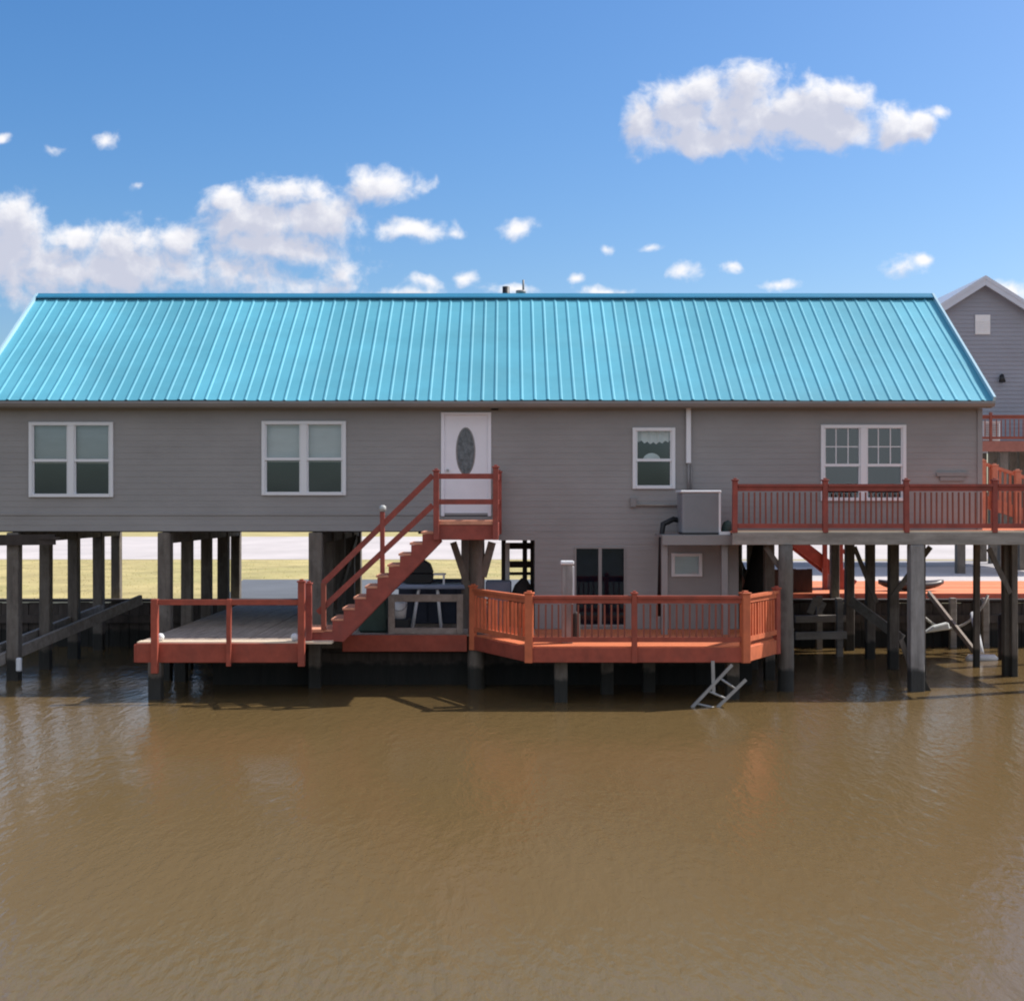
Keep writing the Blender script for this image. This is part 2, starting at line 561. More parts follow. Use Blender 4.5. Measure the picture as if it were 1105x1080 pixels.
# step of siding beside the landing that drops a little lower
SX0, SX1 = X(538, 0), X(577, 0)
b = MB()
lap(b, SX0, SX1, Z(583, 0), ZB - 0.002)
b.box(SX0, SX1, 0.004, 0.1, Z(583, 0), ZB - 0.002)
b.build('skirt', 'siding', house)
b = MB()
b.box(HX0 + 0.02, HX1 - 0.02, 0.03, HB - 0.03, ZB - 0.02, ZB + 0.12)
b.build('floor', 'blackwood', house)
# horizontal seam board near the wall foot
b = MB()
b.box(HX0 - 0.01, SX0, -0.026, 0.0, Z(556, 0), Z(553.5, 0))
b.build('seam_trim', 'siding', house)
# corner boards
for xx in (HX0, HX1):
    MB().box(xx - 0.05, xx + 0.05, -0.034, 0.07, ZB + 0.002, ZW - 0.02).build('corner_board', 'siding', house)

# lower room
LX0, LX1 = X(577, 0), X(797, 0)
DK = 1.08
SL = rect(620, 590, 675, 690)
SL = (SL[0], SL[1], DK + 0.04, SL[3])
VW = rect(725, 597, 757, 622)
b = MB()
lap(b, LX0, LX1, DK - 0.12, ZB - 0.003, [SL, VW])
lap(b, 0, 0, DK - 0.12, ZB - 0.003, axis='y', ext=(1, LX1, lambda z: (0.0, 4.2)))
lap(b, 0, 0, DK - 0.12, ZB - 0.003, axis='y', ext=(-1, LX0, lambda z: (0.0, 4.2)))
b.quad((LX0, 4.2, DK - 0.12), (LX1, 4.2, DK - 0.12), (LX1, 4.2, ZB), (LX0, 4.2, ZB))
b.build('lower_wall', 'siding', house)
for xx in (X(716, 0), X(782, 0)):
    MB().box(xx - 0.06, xx + 0.06, -0.045, -0.001, DK, ZB - 0.12).build('wall_batten', 'trimgrey', house)

# interiors: plain dark rooms behind the openings
for hx0, hx1, hz0, hz1 in holes:
    b = MB()
    b.quad((hx0 - 0.6, 1.6, hz0 - 0.4), (hx1 + 0.6, 1.6, hz0 - 0.4), (hx1 + 0.6, 1.6, hz1 + 0.3), (hx0 - 0.6, 1.6, hz1 + 0.3))
    b.build('inner_wall', 'interior', house)
b = MB()
b.quad((LX0 + 0.1, 2.5, DK), (LX1 - 0.1, 2.5, DK), (LX1 - 0.1, 2.5, ZB - 0.05), (LX0 + 0.1, 2.5, ZB - 0.05))
b.build('inner_wall', 'interior', house)
MB().box(HX0 + 0.1, HX1 - 0.1, 0.1, HB - 0.1, ZW - 0.06, ZW + 0.0).build('ceiling', 'interior', house)


def window(r, double, grid=False, blind=True, curtain=False, lamp=False, upper=0.5):
    x0, x1, z0, z1 = r
    fw = 0.062
    b = MB()
    ya, yb = -0.045, 0.06
    b.box(x0 - 0.01, x0 + fw, ya, yb, z0 - 0.01, z1 + 0.01)
    b.box(x1 - fw, x1 + 0.01, ya, yb, z0 - 0.01, z1 + 0.01)
    b.box(x0 + fw, x1 - fw, ya, yb, z1 - fw, z1 + 0.01)
    b.box(x0 + fw, x1 - fw, ya - 0.012, yb, z0 - 0.01, z0 + fw)
    frames = [(x0 + fw, x1 - fw)]
    if double:
        c = (x0 + x1) / 2
        b.box(c - 0.065, c + 0.065, ya - 0.004, yb, z0 + fw, z1 - fw)
        frames = [(x0 + fw, c - 0.065), (c + 0.065, x1 - fw)]
    w = b.build('window', 'white', house, bevel=0.006)
    zm = z0 + (z1 - z0) * upper
    for fx0, fx1 in frames:
        s = MB()
        s.box(fx0, fx1, -0.028, 0.05, zm - 0.028, zm + 0.028)
        for q in (fx0, fx1 - 0.03):
            s.box(q, q + 0.03, -0.018, 0.04, zm + 0.028, z1 - fw)
            s.box(q, q + 0.03, -0.006, 0.05, z0 + fw, zm - 0.028)
        s.build('sash', 'white', w)
        if grid:
            g = MB()
            for k in (1, 2):
                xx = fx0 + (fx1 - fx0) * k / 3
                g.box(xx - 0.010, xx + 0.010, 0.0, 0.008, zm + 0.028, z1 - fw)
            zz = (zm + z1 - fw) / 2
            g.box(fx0 + 0.03, fx1 - 0.03, -0.001, 0.009, zz - 0.010, zz + 0.010)
            g.build('muntin', 'white', w)
        p = MB()
        p.quad((fx0, 0.012, zm), (fx1, 0.012, zm), (fx1, 0.012, z1 - fw), (fx0, 0.012, z1 - fw))
        p.quad((fx0, 0.03, z0 + fw), (fx1, 0.03, z0 + fw), (fx1, 0.03, zm), (fx0, 0.03, zm))
        p.build('pane', 'glass', w)
        if blind:
            q = MB()
            n = 11
            h = (z1 - zm) / n
            for k in range(n):
                za = z1 - fw - k * h
                q.quad((fx0, 0.085, za), (fx1, 0.085, za), (fx1, 0.11, za - h), (fx0, 0.11, za - h))
            q.build('blind', 'blind', w)
        if curtain:
            q = MB()
            n = 12
            for k in range(n):
                f0, f1 = k / n, (k + 1) / n
                d0 = 0.16 + 0.06 * math.sin(math.pi * f0) + (0.05 * abs(math.sin(f0 * 19)))
                d1 = 0.16 + 0.06 * math.sin(math.pi * f1) + (0.05 * abs(math.sin(f1 * 19)))
                xa, xb = fx0 + (fx1 - fx0) * f0, fx0 + (fx1 - fx0) * f1
                ys0, ys1 = 0.10 + 0.02 * math.sin(k * 2.1), 0.10 + 0.02 * math.sin((k + 1) * 2.1)
                q.quad((xa, ys0, z1 - fw), (xb, ys1, z1 - fw), (xb, ys1, z1 - fw - d1), (xa, ys0, z1 - fw - d0))
            q.build('valance', 'curtain', w)
            q = MB()
            c = (fx0 + fx1) / 2 - 0.03
            pts = [(c + 0.19 * math.cos(a), zm - 0.02 + 0.17 * math.sin(a)) for a in [math.pi * i / 10 for i in range(11)]]
            q.slab_xz(pts, 0.12, 0.18)
            q.build('lamp_shade', 'curtain', w)


window(wins['w1'], True, upper=0.49)
window(wins['w2'], True, upper=0.49)
window(wins['w3'], False, blind=False, curtain=True, upper=0.47)
window(wins['w4'], True, grid=True, blind=False, upper=0.47)

# entry door
x0, x1, z0, z1 = DOOR
b = MB()
b.box(x0 - 0.02, x0 + 0.05, -0.035, 0.06, z0, z1 + 0.02)
b.box(x1 - 0.05, x1 + 0.02, -0.035, 0.06, z0, z1 + 0.02)
b.box(x0 + 0.05, x1 - 0.05, -0.035, 0.06, z1 - 0.04, z1 + 0.02)
door = b.build('door', 'door', house, bevel=0.005)
b = MB()
b.box(x0 + 0.05, x1 - 0.05, 0.0, 0.045, z0 + 0.02, z1 - 0.04)
b.build('slab', 'door', door, bevel=0.004)
cx, cz = X(502.5, 0), Z(487, 0)
b = MB()
ring_o = [(cx + 0.205 * math.cos(a), cz + 0.50 * math.sin(a)) for a in [2 * math.pi * i / 40 for i in range(40)]]
ring_i = [(cx + 0.175 * math.cos(a), cz + 0.47 * math.sin(a)) for a in [2 * math.pi * i / 40 for i in range(40)]]
for i in range(40):
    j = (i + 1) % 40
    for ya in (-0.018,):
        b.quad((ring_o[i][0], 0.0, ring_o[i][1]), (ring_o[j][0], 0.0, ring_o[j][1]), (ring_i[j][0], ya, ring_i[j][1]), (ring_i[i][0], ya, ring_i[i][1]))
b.build('oval_frame', 'trimgrey', door)
ogl = mat('leaded_oval_glass', (0.10, 0.11, 0.12), 0.2, 0.6, (14, 14, 9), 0.5, (16, 16, 10), spec=0.6)
b = MB()
b.bm.faces.new([b.bm.verts.new((p[0], -0.006, p[1])) for p in ring_i])
b.build('oval_glass', ogl, door)
b = MB()
b.tube([(x0 + 0.12, -0.001, z0 + 0.95), (x0 + 0.12, -0.06, z0 + 0.95)], 0.03, 10)
b.build('handle', 'alu', door)
b = MB()
b.box(X(530, 0), X(538, 0), -0.10, -0.012, Z(443, 0), Z(438.5, 0))
b.build('porch_lamp', 'black', house, bevel=0.01)

# sliding glass door of the lower room
x0, x1, z0, z1 = SL
b = MB()
for q in (x0, x1 - 0.035, (x0 + x1) / 2 - 0.035):
    b.box(q, q + (0.07 if q != x0 and q != x1 - 0.035 else 0.035), -0.03, 0.05, z0, z1)
b.box(x0 + 0.035, x1 - 0.035, -0.028, 0.048, z1 - 0.035, z1)
b.box(x0 + 0.035, x1 - 0.035, -0.028, 0.048, z0, z0 + 0.05)
sl = b.build('sliding_door', 'trimgrey', house)
MB().quad((x0, 0.012, z0), (x1, 0.012, z0), (x1, 0.012, z1), (x0, 0.012, z1)).build('pane', 'tintglass', sl)
b = MB()
b.quad((x0 - 0.1, 0.25, z0), (x1 + 0.1, 0.25, z0), (x1 + 0.1, 0.25, z1 + 0.1), (x0 - 0.1, 0.25, z1 + 0.1))
b.build('dark_curtain', 'navy', sl)
# small framed window under the air conditioner
x0, x1, z0, z1 = VW
b = MB()
b.box(x0 - 0.01, x0 + 0.06, -0.05, 0.05, z0, z1)
b.box(x1 - 0.06, x1 + 0.01, -0.05, 0.05, z0, z1)
b.box(x0 + 0.06, x1 - 0.06, -0.05, 0.05, z1 - 0.06, z1)
b.box(x0 + 0.06, x1 - 0.06, -0.05, 0.05, z0, z0 + 0.06)
vw = b.build('window', 'white', house, bevel=0.006)
b = MB()
b.quad((x0, 0.0, z0), (x1, 0.0, z0), (x1, 0.0, z1), (x0, 0.0, z1))
b.build('pane', 'glass', vw)
b = MB()
for k in range(9):
    za = z0 + 0.06 + k * (z1 - z0 - 0.12) / 9
    b.quad((x0, 0.03, za), (x1, 0.03, za), (x1, 0.06, za + 0.05), (x0, 0.06, za + 0.05))
b.build('blind', 'blind', vw)

# downspout, conduits, wall vent
b = MB()
xx = X(742.5, 0)
b.box(xx - 0.05, xx + 0.05, -0.10, -0.02, Z(500, 0), ZW + 0.02)
b.build('downspout', 'white', house, bevel=0.01)
b = MB()
b.tube([(xx - 0.0, -0.06, Z(500, 0)), (xx, -0.06, Z(532, 0))], 0.025, 8)
b.tube([(xx + 0.06, -0.05, Z(502, 0)), (xx + 0.06, -0.05, Z(535, 0))], 0.015, 8)
b.build('conduit', 'trimgrey', house)
b = MB()
b.box(X(680, 0), X(686, 0), -0.07, -0.015, Z(547, 0), Z(537, 0))
b.build('junction_box', 'trimgrey', house)
b = MB()
b.tube([(X(686, 0), -0.045, Z(545, 0)), (X(736, 0), -0.045, Z(545.5, 0))], 0.022, 8)
b.build('conduit', 'beam', house)
b = MB()
b.box(X(1010, 0), X(1043, 0), -0.06, -0.016, Z(514, 0), Z(510, 0))
b.box(X(1014, 0), X(1040, 0), -0.045, -0.016, Z(519, 0), Z(514.5, 0))
b.build('wall_vent', 'trimgrey', house)

# roof: ribbed metal sheets on both slopes
def roof_slope(y_e, z_e, y_r, z_r, x0, x1, pitch=0.271):
    b = MB()
    d = Vector((0, y_r - y_e, z_r - z_e))
    nrm = Vector((0, -(z_r - z_e), (y_r - y_e))) if y_r > y_e else Vector((0, (z_r - z_e), -(y_r - y_e)))
    nrm.normalize()
    prof = []
    x = x0
    while x < x1 - 0.01:
        prof += [(x, 0.0), (x + pitch * 0.5 - 0.02, 0.0)]
        if x + pitch < x1:
            xr = x + pitch
            prof = prof[:-1] + [(xr - 0.080, 0.0), (xr - 0.048, 0.018), (xr - 0.022, 0.018), (xr - 0.0005, 0.0)]
        else:
            prof = prof[:-1] + [(x1, 0.0)]
        x += pitch
    lo = Vector((0, y_e, z_e))
    segs = 6
    rows = []
    for s in range(segs + 1):
        rows.append([b.bm.verts.new(Vector((px, 0, 0)) + lo + d * (s / segs) + nrm * (h + 0.006 * math.sin(px * 1.7 + s * 1.3) + 0.004 * math.sin(px * 0.6 - s * 2.1))) for px, h in prof])
    for ra, rb in zip(rows, rows[1:]):
        for k in range(len(prof) - 1):
            b.bm.faces.new((ra[k], ra[k + 1], rb[k + 1], rb[k]))
    # underside
    u = [lo + Vector((x0, 0, 0)) - nrm * 0.05, lo + Vector((x1, 0, 0)) - nrm * 0.05]
    u += [u[1] + d, u[0] + d]
    b.quad(*u)
    return b


roof = roof_slope(EY, ZE, RY, ZR, RX0, RX1).build('roof', 'roof', house)
roof_slope(HB + 0.3, ZE, RY, ZR, RX0, RX1).build('rear_roof', 'roof', house)
b = MB()
for yo, zo in ((-0.20, -0.105), (0.20, -0.105)):
    b.quad((RX0 - 0.02, RY + yo, ZR + 0.065 + zo), (RX1 + 0.02, RY + yo, ZR + 0.065 + zo), (RX1 + 0.02, RY, ZR + 0.075), (RX0 - 0.02, RY, ZR + 0.075))
    b.quad((RX0 - 0.02, RY + yo, ZR + 0.065 + zo), (RX1 + 0.02, RY + yo, ZR + 0.065 + zo), (RX1 + 0.02, RY + yo, ZR + 0.03 + zo), (RX0 - 0.02, RY + yo, ZR + 0.03 + zo))
b.build('ridge_cap', 'ridge', roof)
# rake trims
rk = mat('pale_rake_trim', (0.40, 0.58, 0.66), 0.4, 0.05, (1, 1, 1))
for xx in (RX0 - 0.03, RX1 + 0.0):
    b = MB()
    for ye in (EY, HB + 0.3):
        b.beam((xx + 0.015, ye, ZE + 0.0), (xx + 0.015, RY, ZR + 0.0), 0.05, 0.17)
    b.build('rake_trim', rk, roof)
# soffit, fascia and gutter
b = MB()
b.box(HX0 - 0.2, HX1 + 0.16, EY + 0.05, -0.02, ZE - 0.12, ZE - 0.09)
b.build('soffit', 'trimgrey', house)
b = MB()
b.box(RX0 + 0.02, RX1 - 0.02, EY + 0.01, EY + 0.045, ZE - 0.16, ZE - 0.03)
b.build('fascia', 'trimgrey', house)
b = MB()
gx0, gx1 = RX0 + 0.0, RX1 - 0.0
prof = [(EY, ZE - 0.03), (EY, ZE - 0.135), (EY - 0.07, ZE - 0.135), (EY - 0.115, ZE - 0.07), (EY - 0.115, ZE - 0.022)]
for (ya, za), (yb, zb) in zip(prof, prof[1:]):
    b.quad((gx0, ya, za), (gx1, ya, za), (gx1, yb, zb), (gx0, yb, zb))
b.build('gutter', 'trimgrey', house)
# roof vents behind the ridge
b = MB()
vx = X(546, 4.2)
b.tube([(vx, 4.25, ZR - 0.35), (vx, 4.25, ZR + 0.30)], 0.085, 12)
b.build('vent_pipe', 'black', roof)
b = MB()
vx = X(562, 4.6)
b.tube([(vx, 4.6, ZR - 0.6), (vx, 4.6, ZR + 0.20)], 0.05, 12)
b.tube([(vx, 4.6, ZR + 0.2), (vx, 4.6, ZR + 0.26)], 0.12, 12)
b.tube([(vx + 0.06, 4.6, ZR + 0.2), (vx + 0.06, 4.6, ZR + 0.52)], 0.025, 8)
b.build('vent_pipe', 'trimgrey', roof)

# piles of the house: five in each row, rows 3.15 m apart
for k in range(7):
    px = -10.3 + 3.15 * k
    for j in range(5):
        y = 0.14 + j * 1.96
        if y > HB:
            y = HB - 0.1 + 0.1
        if k == 4 and j < 3:
            continue
        pile(px, y, -0.7, ZB - 0.03, (0.29 if k == 2 else 0.21 if k > 4 else 0.25) + wob(0.02), house)
    b = MB()
    b.box(px - 0.10, px + 0.10, 0.3, HB - 0.05, ZB - 0.26, ZB - 0.025)
    b.build('floor_beam', 'wood', house)
# bracing along two rows
for k in (2, 5):
    px = -10.3 + 3.15 * k + 0.16
    b = MB()
    b.beam((px, 2.2, 1.4), (px, 6.2, ZB - 0.3), 0.05, 0.2)
    b.build('brace', 'wood', house)
# short cap timber and splinter at the left corner
b = MB()
b.beam((X(-20, 0), -0.03, Z(583, 0)), (X(60, 0), -0.03, Z(582, 0)), 0.1, 0.22)
b.beam((X(44, 0), -0.09, Z(580, 0)), (X(67, 0), -0.09, Z(581, 0)), 0.04, 0.06)
b.build('cap_timber', 'blackwood', house)

# ------------------------------------------------------------------ railings
def rail_run(owner, p, q, z, h, posts, m='red', bal='rail_dark', spacing=0.125, top=(0.12, 0.05), low=0.12, balw=0.03, end_over=0.07, postw=0.11, cap=True):
    """posts: list of fractions along p-q; a railing part per bay with balusters below it"""
    p, q = Vector((p[0], p[1], 0)), Vector((q[0], q[1], 0))
    d = (q - p)
    ln = d.length
    u = d / ln
    bays = list(zip(posts, posts[1:]))
    for a, c in bays:
        s, e = p + d * a + u * (postw / 2), p + d * c - u * (postw / 2)
        b = MB()
        Zt, Zl = z + h, z + low
        up = Vector((0, 0, 1))
        b.beam(s + up * (Zt - top[1] / 2), e + up * (Zt - top[1] / 2), top[0], top[1])
        b.beam(s + up * (Zt - 0.094), e + up * (Zt - 0.094), 0.045, 0.09)
        r = b.build('railing', m, owner)
        MB().beam(s + up * Zl, e + up * Zl, 0.06, 0.09).build('bottom_rail', m, r)
        n = max(2, round((e - s).length / spacing))
        for k in range(1, n):
            c0 = s + (e - s) * (k / n) + Vector((wob(0.006), wob(0.004), 0))
            MB().beam(c0 + up * (Zl + 0.045), c0 + Vector((wob(0.006), 0, 0)) + up * (Zt - 0.16), balw, balw, up=(u.x, u.y, 0)).build('baluster', bal, r)


def rail_post(owner, x, y, z0, z1, w=0.11, m='red', cap=True, rot=0.0):
    b = MB()
    up = (math.sin(rot), math.cos(rot), 0)
    b.beam((x + wob(0.008), y, z0), (x, y, z1), w, w, up=up)
    if cap:
        b.beam((x, y, z1), (x, y, z1 + 0.03), w + 0.035, w + 0.035, up=up)
        b.beam((x, y, z1 + 0.03), (x, y, z1 + 0.06), w * 0.6, w * 0.6, up=up)
    return b.build('post', m, owner, bevel=0.006)


def boards(xy_clip, z0, z1, along, pitch, y0, y1, x0, x1):
    """deck boards running in y with small gaps, clipped by a function x -> (y start, y end)"""
    b = MB()
    x = x0
    while x < x1 - 0.02:
        w = min(pitch, x1 - x)
        a = xy_clip(x + w / 2)
        if a:
            dz = wob(0.003)
            b.box(x, x + w - 0.008, a[0] + wob(0.006), a[1], z0 + dz, z1 + dz)
        x += pitch
    return b


# ------------------------------------------------------------------ left part of the lower deck (runs under the house)
FY = -2.8
DX0 = X(147, FY)
ld = thing('lower_deck', 'low weathered deck left of the staircase with a red rim and single top rail', 'deck', ((DX0 - 0.7) / 2, 2, 0))
mid = X(358, FY)


def clip_left(x):
    if x < mid:
        return (FY + 0.05, BK - 0.08)
    return (-1.3 + 0.05, BK - 0.08)


bb = MB()
x = DX0 + 0.02
while x < LX0 - 0.01:
    w = min(0.14, LX0 - x)
    y0, y1 = clip_left(x + w / 2)
    y0 = y0 + (0.30 if x < mid else 0.0)
    dz = wob(0.003)
    if x > -0.75:
        y0 = max(y0, -1.2)
    bb.box(x, x + w - 0.008, y0 + wob(0.005), y1, DK - 0.035 + dz, DK + dz)
    x += 0.14
bb.build('floor', 'greydeck', ld)
b = MB()
for k in range(2):
    b.box(DX0 - 0.0, mid - 0.01, FY + 0.06 + k * 0.145, FY + 0.06 + k * 0.145 + 0.138, DK - 0.035, DK + 0.004 + 0.002 * k)
b.build('sunlit_edge_board', 'sunboard', ld)  # sunlit front strip painted as pale boards
b = MB()
b.box(DX0, X(322, FY), FY - 0.005, FY + 0.045, DK - 0.38, DK - 0.02)
b.box(DX0 - 0.05, DX0 - 0.002, FY + 0.02, 5.0, DK - 0.38, DK - 0.04)
b.build('rim_board', 'red', ld, bevel=0.008)
b = MB()
b.box(mid + 0.02, X(504, -1.3), -1.345, -1.29, DK - 0.33, DK + 0.0)
b.build('rim_board', 'red', ld, bevel=0.008)
b = MB()
for yy in (-1.0, 1.5, 4.0, 6.5):
    b.box(DX0 + 0.1, -0.8, yy, yy + 0.09, DK - 0.30, DK - 0.04)
b.build('joist', 'wood', ld)
for px in (168, 248, 326):
    xx = X(px, FY)
    zt = Z(646, FY) if px != 326 else Z(628, FY)
    rail_post(ld, xx, FY - 0.065, DK - 0.44 if px != 168 else 0.86 - 0.35, zt, 0.125 if px != 248 else 0.085, cap=(px == 326))
b = MB()
b.beam((X(170, FY), FY - 0.06, Z(649.5, FY)), (X(322, FY), FY - 0.06, Z(649.5, FY)), 0.05, 0.10)
b.build('top_rail', 'red', ld)
for px, yy in ((168, FY + 0.12), (196, 0.0), (240, -0.4), (300, -0.3), (340, -1.0)):
    pile(X(px, yy), yy, -0.7, DK - 0.06, 0.24, ld)
tag(MB().box(0, 0.01, 0, 0.01, 0, 0.01).build('x', 'white'), 'x', 'x') if False else None

# round white lamps on the deck edge
for i, (px, py, lab) in enumerate(((173, 687, 'small white ball lamp by the left corner post of the low deck'),
                                   (318, 690, 'small white ball lamp at the foot of the stairs'))):
    c = at(px, py, FY + 0.25)
    c.z = DK + 0.075
    o = MB()
    bmesh.ops.create_uvsphere(o.bm, u_segments=16, v_segments=10, radius=0.075)
    bmesh.ops.translate(o.bm, verts=o.bm.verts, vec=c)
    for f in o.bm.faces:
        f.smooth = True
    tt = thing('deck_lamp', lab, 'lamp', (c.x, c.y, DK), 'white ball lamps on the low deck')
    o.build('globe', 'white', tt)
    MB().tube([(c.x, c.y, DK), (c.x, c.y, DK + 0.03)], 0.05, 12).build('base', 'trimgrey', tt)

# ------------------------------------------------------------------ staircase with landing
SY0, SY1 = -2.42, -1.45
lx0, lx1 = X(468, SY0), X(538, SY0)
LZ = Z(562, SY0)
st = thing('staircase', 'red wooden staircase climbing from the low deck to the white front door', 'staircase', (lx0 - 1, -2, DK))
# landing
b = MB()
n = 13
for k in range(n):
    y = SY0 + 0.0 + k * (-0.06 - SY0) / n
    b.box(lx0 + 0.02, lx1 - 0.02, y, y + (-0.06 - SY0) / n - 0.008, LZ - 0.035, LZ + wob(0.003))
b.box(lx0 + 0.055, lx1 - 0.055, SY0 - 0.065, SY0 - 0.012, LZ - 0.07, LZ + 0.002)  # pale nosing added so the landing edge looks sunlit
b.build('landing_floor', 'tread', st)
b = MB()
b.box(lx0, lx1, SY0 - 0.045, SY0 - 0.006, LZ - 0.36, LZ - 0.073)
b.box(lx0 - 0.002, lx0 + 0.04, SY0 - 0.004, -0.05, LZ - 0.3, LZ - 0.04)
b.box(lx1 - 0.04, lx1 + 0.002, SY0 - 0.004, -0.05, LZ - 0.3, LZ - 0.04)
b.build('landing_rim', 'stairred', st, bevel=0.006)
for px, py in ((471, 509), (535, 505)):
    rail_post(st, X(px, SY0), SY0 - 0.095, LZ - 0.36, Z(py, SY0), 0.105, m='stairred')
rail_post(st, X(536, -0.3) + 0.05, -0.15, LZ - 0.3, Z(510, -0.2), 0.10, m='stairred')
b = MB()
for py in (514, 541.5):
    b.beam((X(474, SY0), SY0 - 0.09, Z(py, SY0)), (X(532, SY0), SY0 - 0.09, Z(py, SY0)), 0.045, 0.10)
    b.beam((lx1 - 0.02, SY0 - 0.04, Z(py, SY0)), (lx1 - 0.02, -0.2, Z(py, SY0)), 0.045, 0.10)
b.build('landing_rail', 'stairred', st)
# flight
nst = 11
rise = (LZ - DK) / nst
fx0 = X(347, SY0)
run = (lx0 - fx0) / (nst - 1)
for side in (SY0 - 0.02, SY1):
    pts_low, pts_up = [], []
    for k in range(1, nst):
        xx = fx0 + (k - 1) * run
        zz = DK + k * rise
        pts_up += [(xx, zz - rise if k > 1 else zz - rise), (xx, zz - 0.045), (xx + run, zz - 0.045)]
    low_r = (lx0 + 0.12, LZ - 0.42)
    low_l = (fx0 + 0.42, DK - 0.02)
    poly = pts_up + [(lx0, LZ - 0.10), low_r, low_l]
    # clean duplicates
    q = [poly[0]]
    for p in poly[1:]:
        if (p[0] - q[-1][0]) ** 2 + (p[1] - q[-1][1]) ** 2 > 1e-6:
            q.append(p)
    MB().slab_xz(q, side - 0.025, side + 0.025).build('stringer', 'stairred', st)
for k in range(1, nst):
    xx = fx0 + (k - 1) * run
    zz = DK + k * rise
    MB().box(xx - 0.03, xx + run + 0.01, SY0 - 0.03, SY1 + 0.01, zz - 0.042, zz).build('tread', 'tread', st, bevel=0.006)
# starter step
b = MB()
b.box(X(331, SY0), X(349, SY0), SY0 - 0.02, SY1, DK + 0.005, DK + rise - 0.05)
b.build('starter_step', 'stairred', st)
MB().box(X(330, SY0), X(356, SY0) - 0.1, SY0 - 0.05, SY1 + 0.02, DK + rise - 0.048, DK + rise + 0.004).build('tread', 'tread', st)
# handrails
b = MB()
yy = SY0 - 0.075
for (pa, pb) in (((467, 513), (349, 629)), ((467, 545), (343, 661))):
    b.beam(at(pa[0], pa[1], yy), at(pb[0], pb[1], yy), 0.05, 0.105)
b.build('handrail', 'stairred', st)
rail_post(st, X(334, SY0), SY0 - 0.10, DK + 0.0, Z(630, SY0), 0.11, m='stairred')
rail_post(st, X(350, SY0), SY0 - 0.10, DK + rise, Z(628, SY0), 0.09, cap=False, m='rail_dark')
rail_post(st, X(413, SY0), SY0 - 0.085, Z(618, SY0), Z(552, SY0), 0.085, cap=False, m='stairred')
c = at(413, 549, SY0 - 0.085)
b = MB()
b.tube([(c.x, c.y, c.z - 0.045), (c.x, c.y, c.z + 0.04), (c.x, c.y, c.z + 0.07)], [0.065, 0.065, 0.03], 12)
tag(b.build('post_lamp', 'acgrey2', loc=(c.x, c.y, c.z - 0.045)), 'white round cap lamp on the middle post of the stair rail', 'lamp')
# big support pile and braces beneath the landing
pile(X(515, -1.15), -1.15, -0.7, LZ - 0.05, 0.33, st, square=False, name='support_pile')
b = MB()
b.beam(at(489, 585, -1.2), at(510, 648, -1.2), 0.10, 0.13)
b.build('brace', 'wood', st)
b = MB()
b.beam(at(531, 585, -1.2), at(521, 622, -1.2), 0.14, 0.16)
b.build('brace', 'wood', st)

# ------------------------------------------------------------------ right part of the lower deck
RYF = -3.5
A = (X(511, -1.3), -1.3)
B = (X(571, RYF), RYF)
C = (X(804, RYF), RYF)
E = (X(838, -2.0), -2.0)
rd = thing('angled_deck', 'low orange red deck with baluster railing and angled corners before the lower room', 'deck', ((B[0] + C[0]) / 2, -1.8, 0))


def clip_right(x):
    if x < B[0]:
        f = (x - A[0]) / (B[0] - A[0])
        y0 = A[1] + f * (B[1] - A[1])
    elif x < C[0]:
        y0 = RYF
    else:
        f = (x - C[0]) / (E[0] - C[0])
        y0 = C[1] + f * (E[1] - C[1])
    if x < A[0]:
        return None
    return (y0 + 0.03, -0.03)


bb = MB()
ny = 25
for k in range(ny):
    y = RYF + 0.03 + k * 0.14
    if y > -0.1:
        break

    def xl(y):
        return A[0] + (y - A[1]) / (B[1] - A[1]) * (B[0] - A[0]) if y < A[1] else A[0]

    def xr(y):
        return C[0] + (y - C[1]) / (E[1] - C[1]) * (E[0] - C[0]) if y < E[1] else E[0]
    dz = wob(0.003)
    ye = min(y + 0.132, -0.03)
    p = [(xl(y) + 0.02, y), (xr(y) - 0.02, y), (xr(ye) - 0.02, ye), (xl(ye) + 0.02, ye)]
    bb.prism(p, DK - 0.035 + dz, DK + dz)
bb.build('floor', 'redwood', rd)
for p, q in ((A, B), (B, C), (C, E)):
    d = (Vector(q) - Vector(p)).normalized()
    b = MB()
    b.beam((p[0] + d.x * 0.03, p[1] + d.y * 0.03, DK - 0.16), (q[0] - d.x * 0.03, q[1] - d.y * 0.03, DK - 0.16), 0.045, 0.27)
    b.build('rim_board', 'litred' if p is C else 'red', rd, bevel=0.006)  # sunlit right rim gets the brightened colour
b = MB()
b.box(E[0] - 0.045, E[0], E[1] + 0.03, -0.05, DK - 0.3, DK - 0.03)
b.build('rim_board', 'red', rd)
b = MB()
for yy in (-3.0, -2.2, -1.2, -0.3):
    xa = A[0] + (B[0] - A[0]) * max(0, (A[1] - yy)) / (A[1] - B[1])
    b.box(xa + 0.2, C[0] - 0.05, yy, yy + 0.05, DK - 0.30, DK - 0.04)
b.build('joist', 'wood', rd)
H = 0.92
rail_run(rd, A, B, DK, H, [0.0, 1.0], m='litred', bal='litred', spacing=0.165, balw=0.05)
f = (X(684.5, RYF) - B[0]) / (C[0] - B[0])
rail_run(rd, B, C, DK, H, [0.0, f, 1.0], spacing=0.118, balw=0.030)
rail_run(rd, C, E, DK, H, [0.0, 1.0], m='litred', bal='litred', spacing=0.15, balw=0.05)
an = math.atan2(C[0] - E[0], 1)
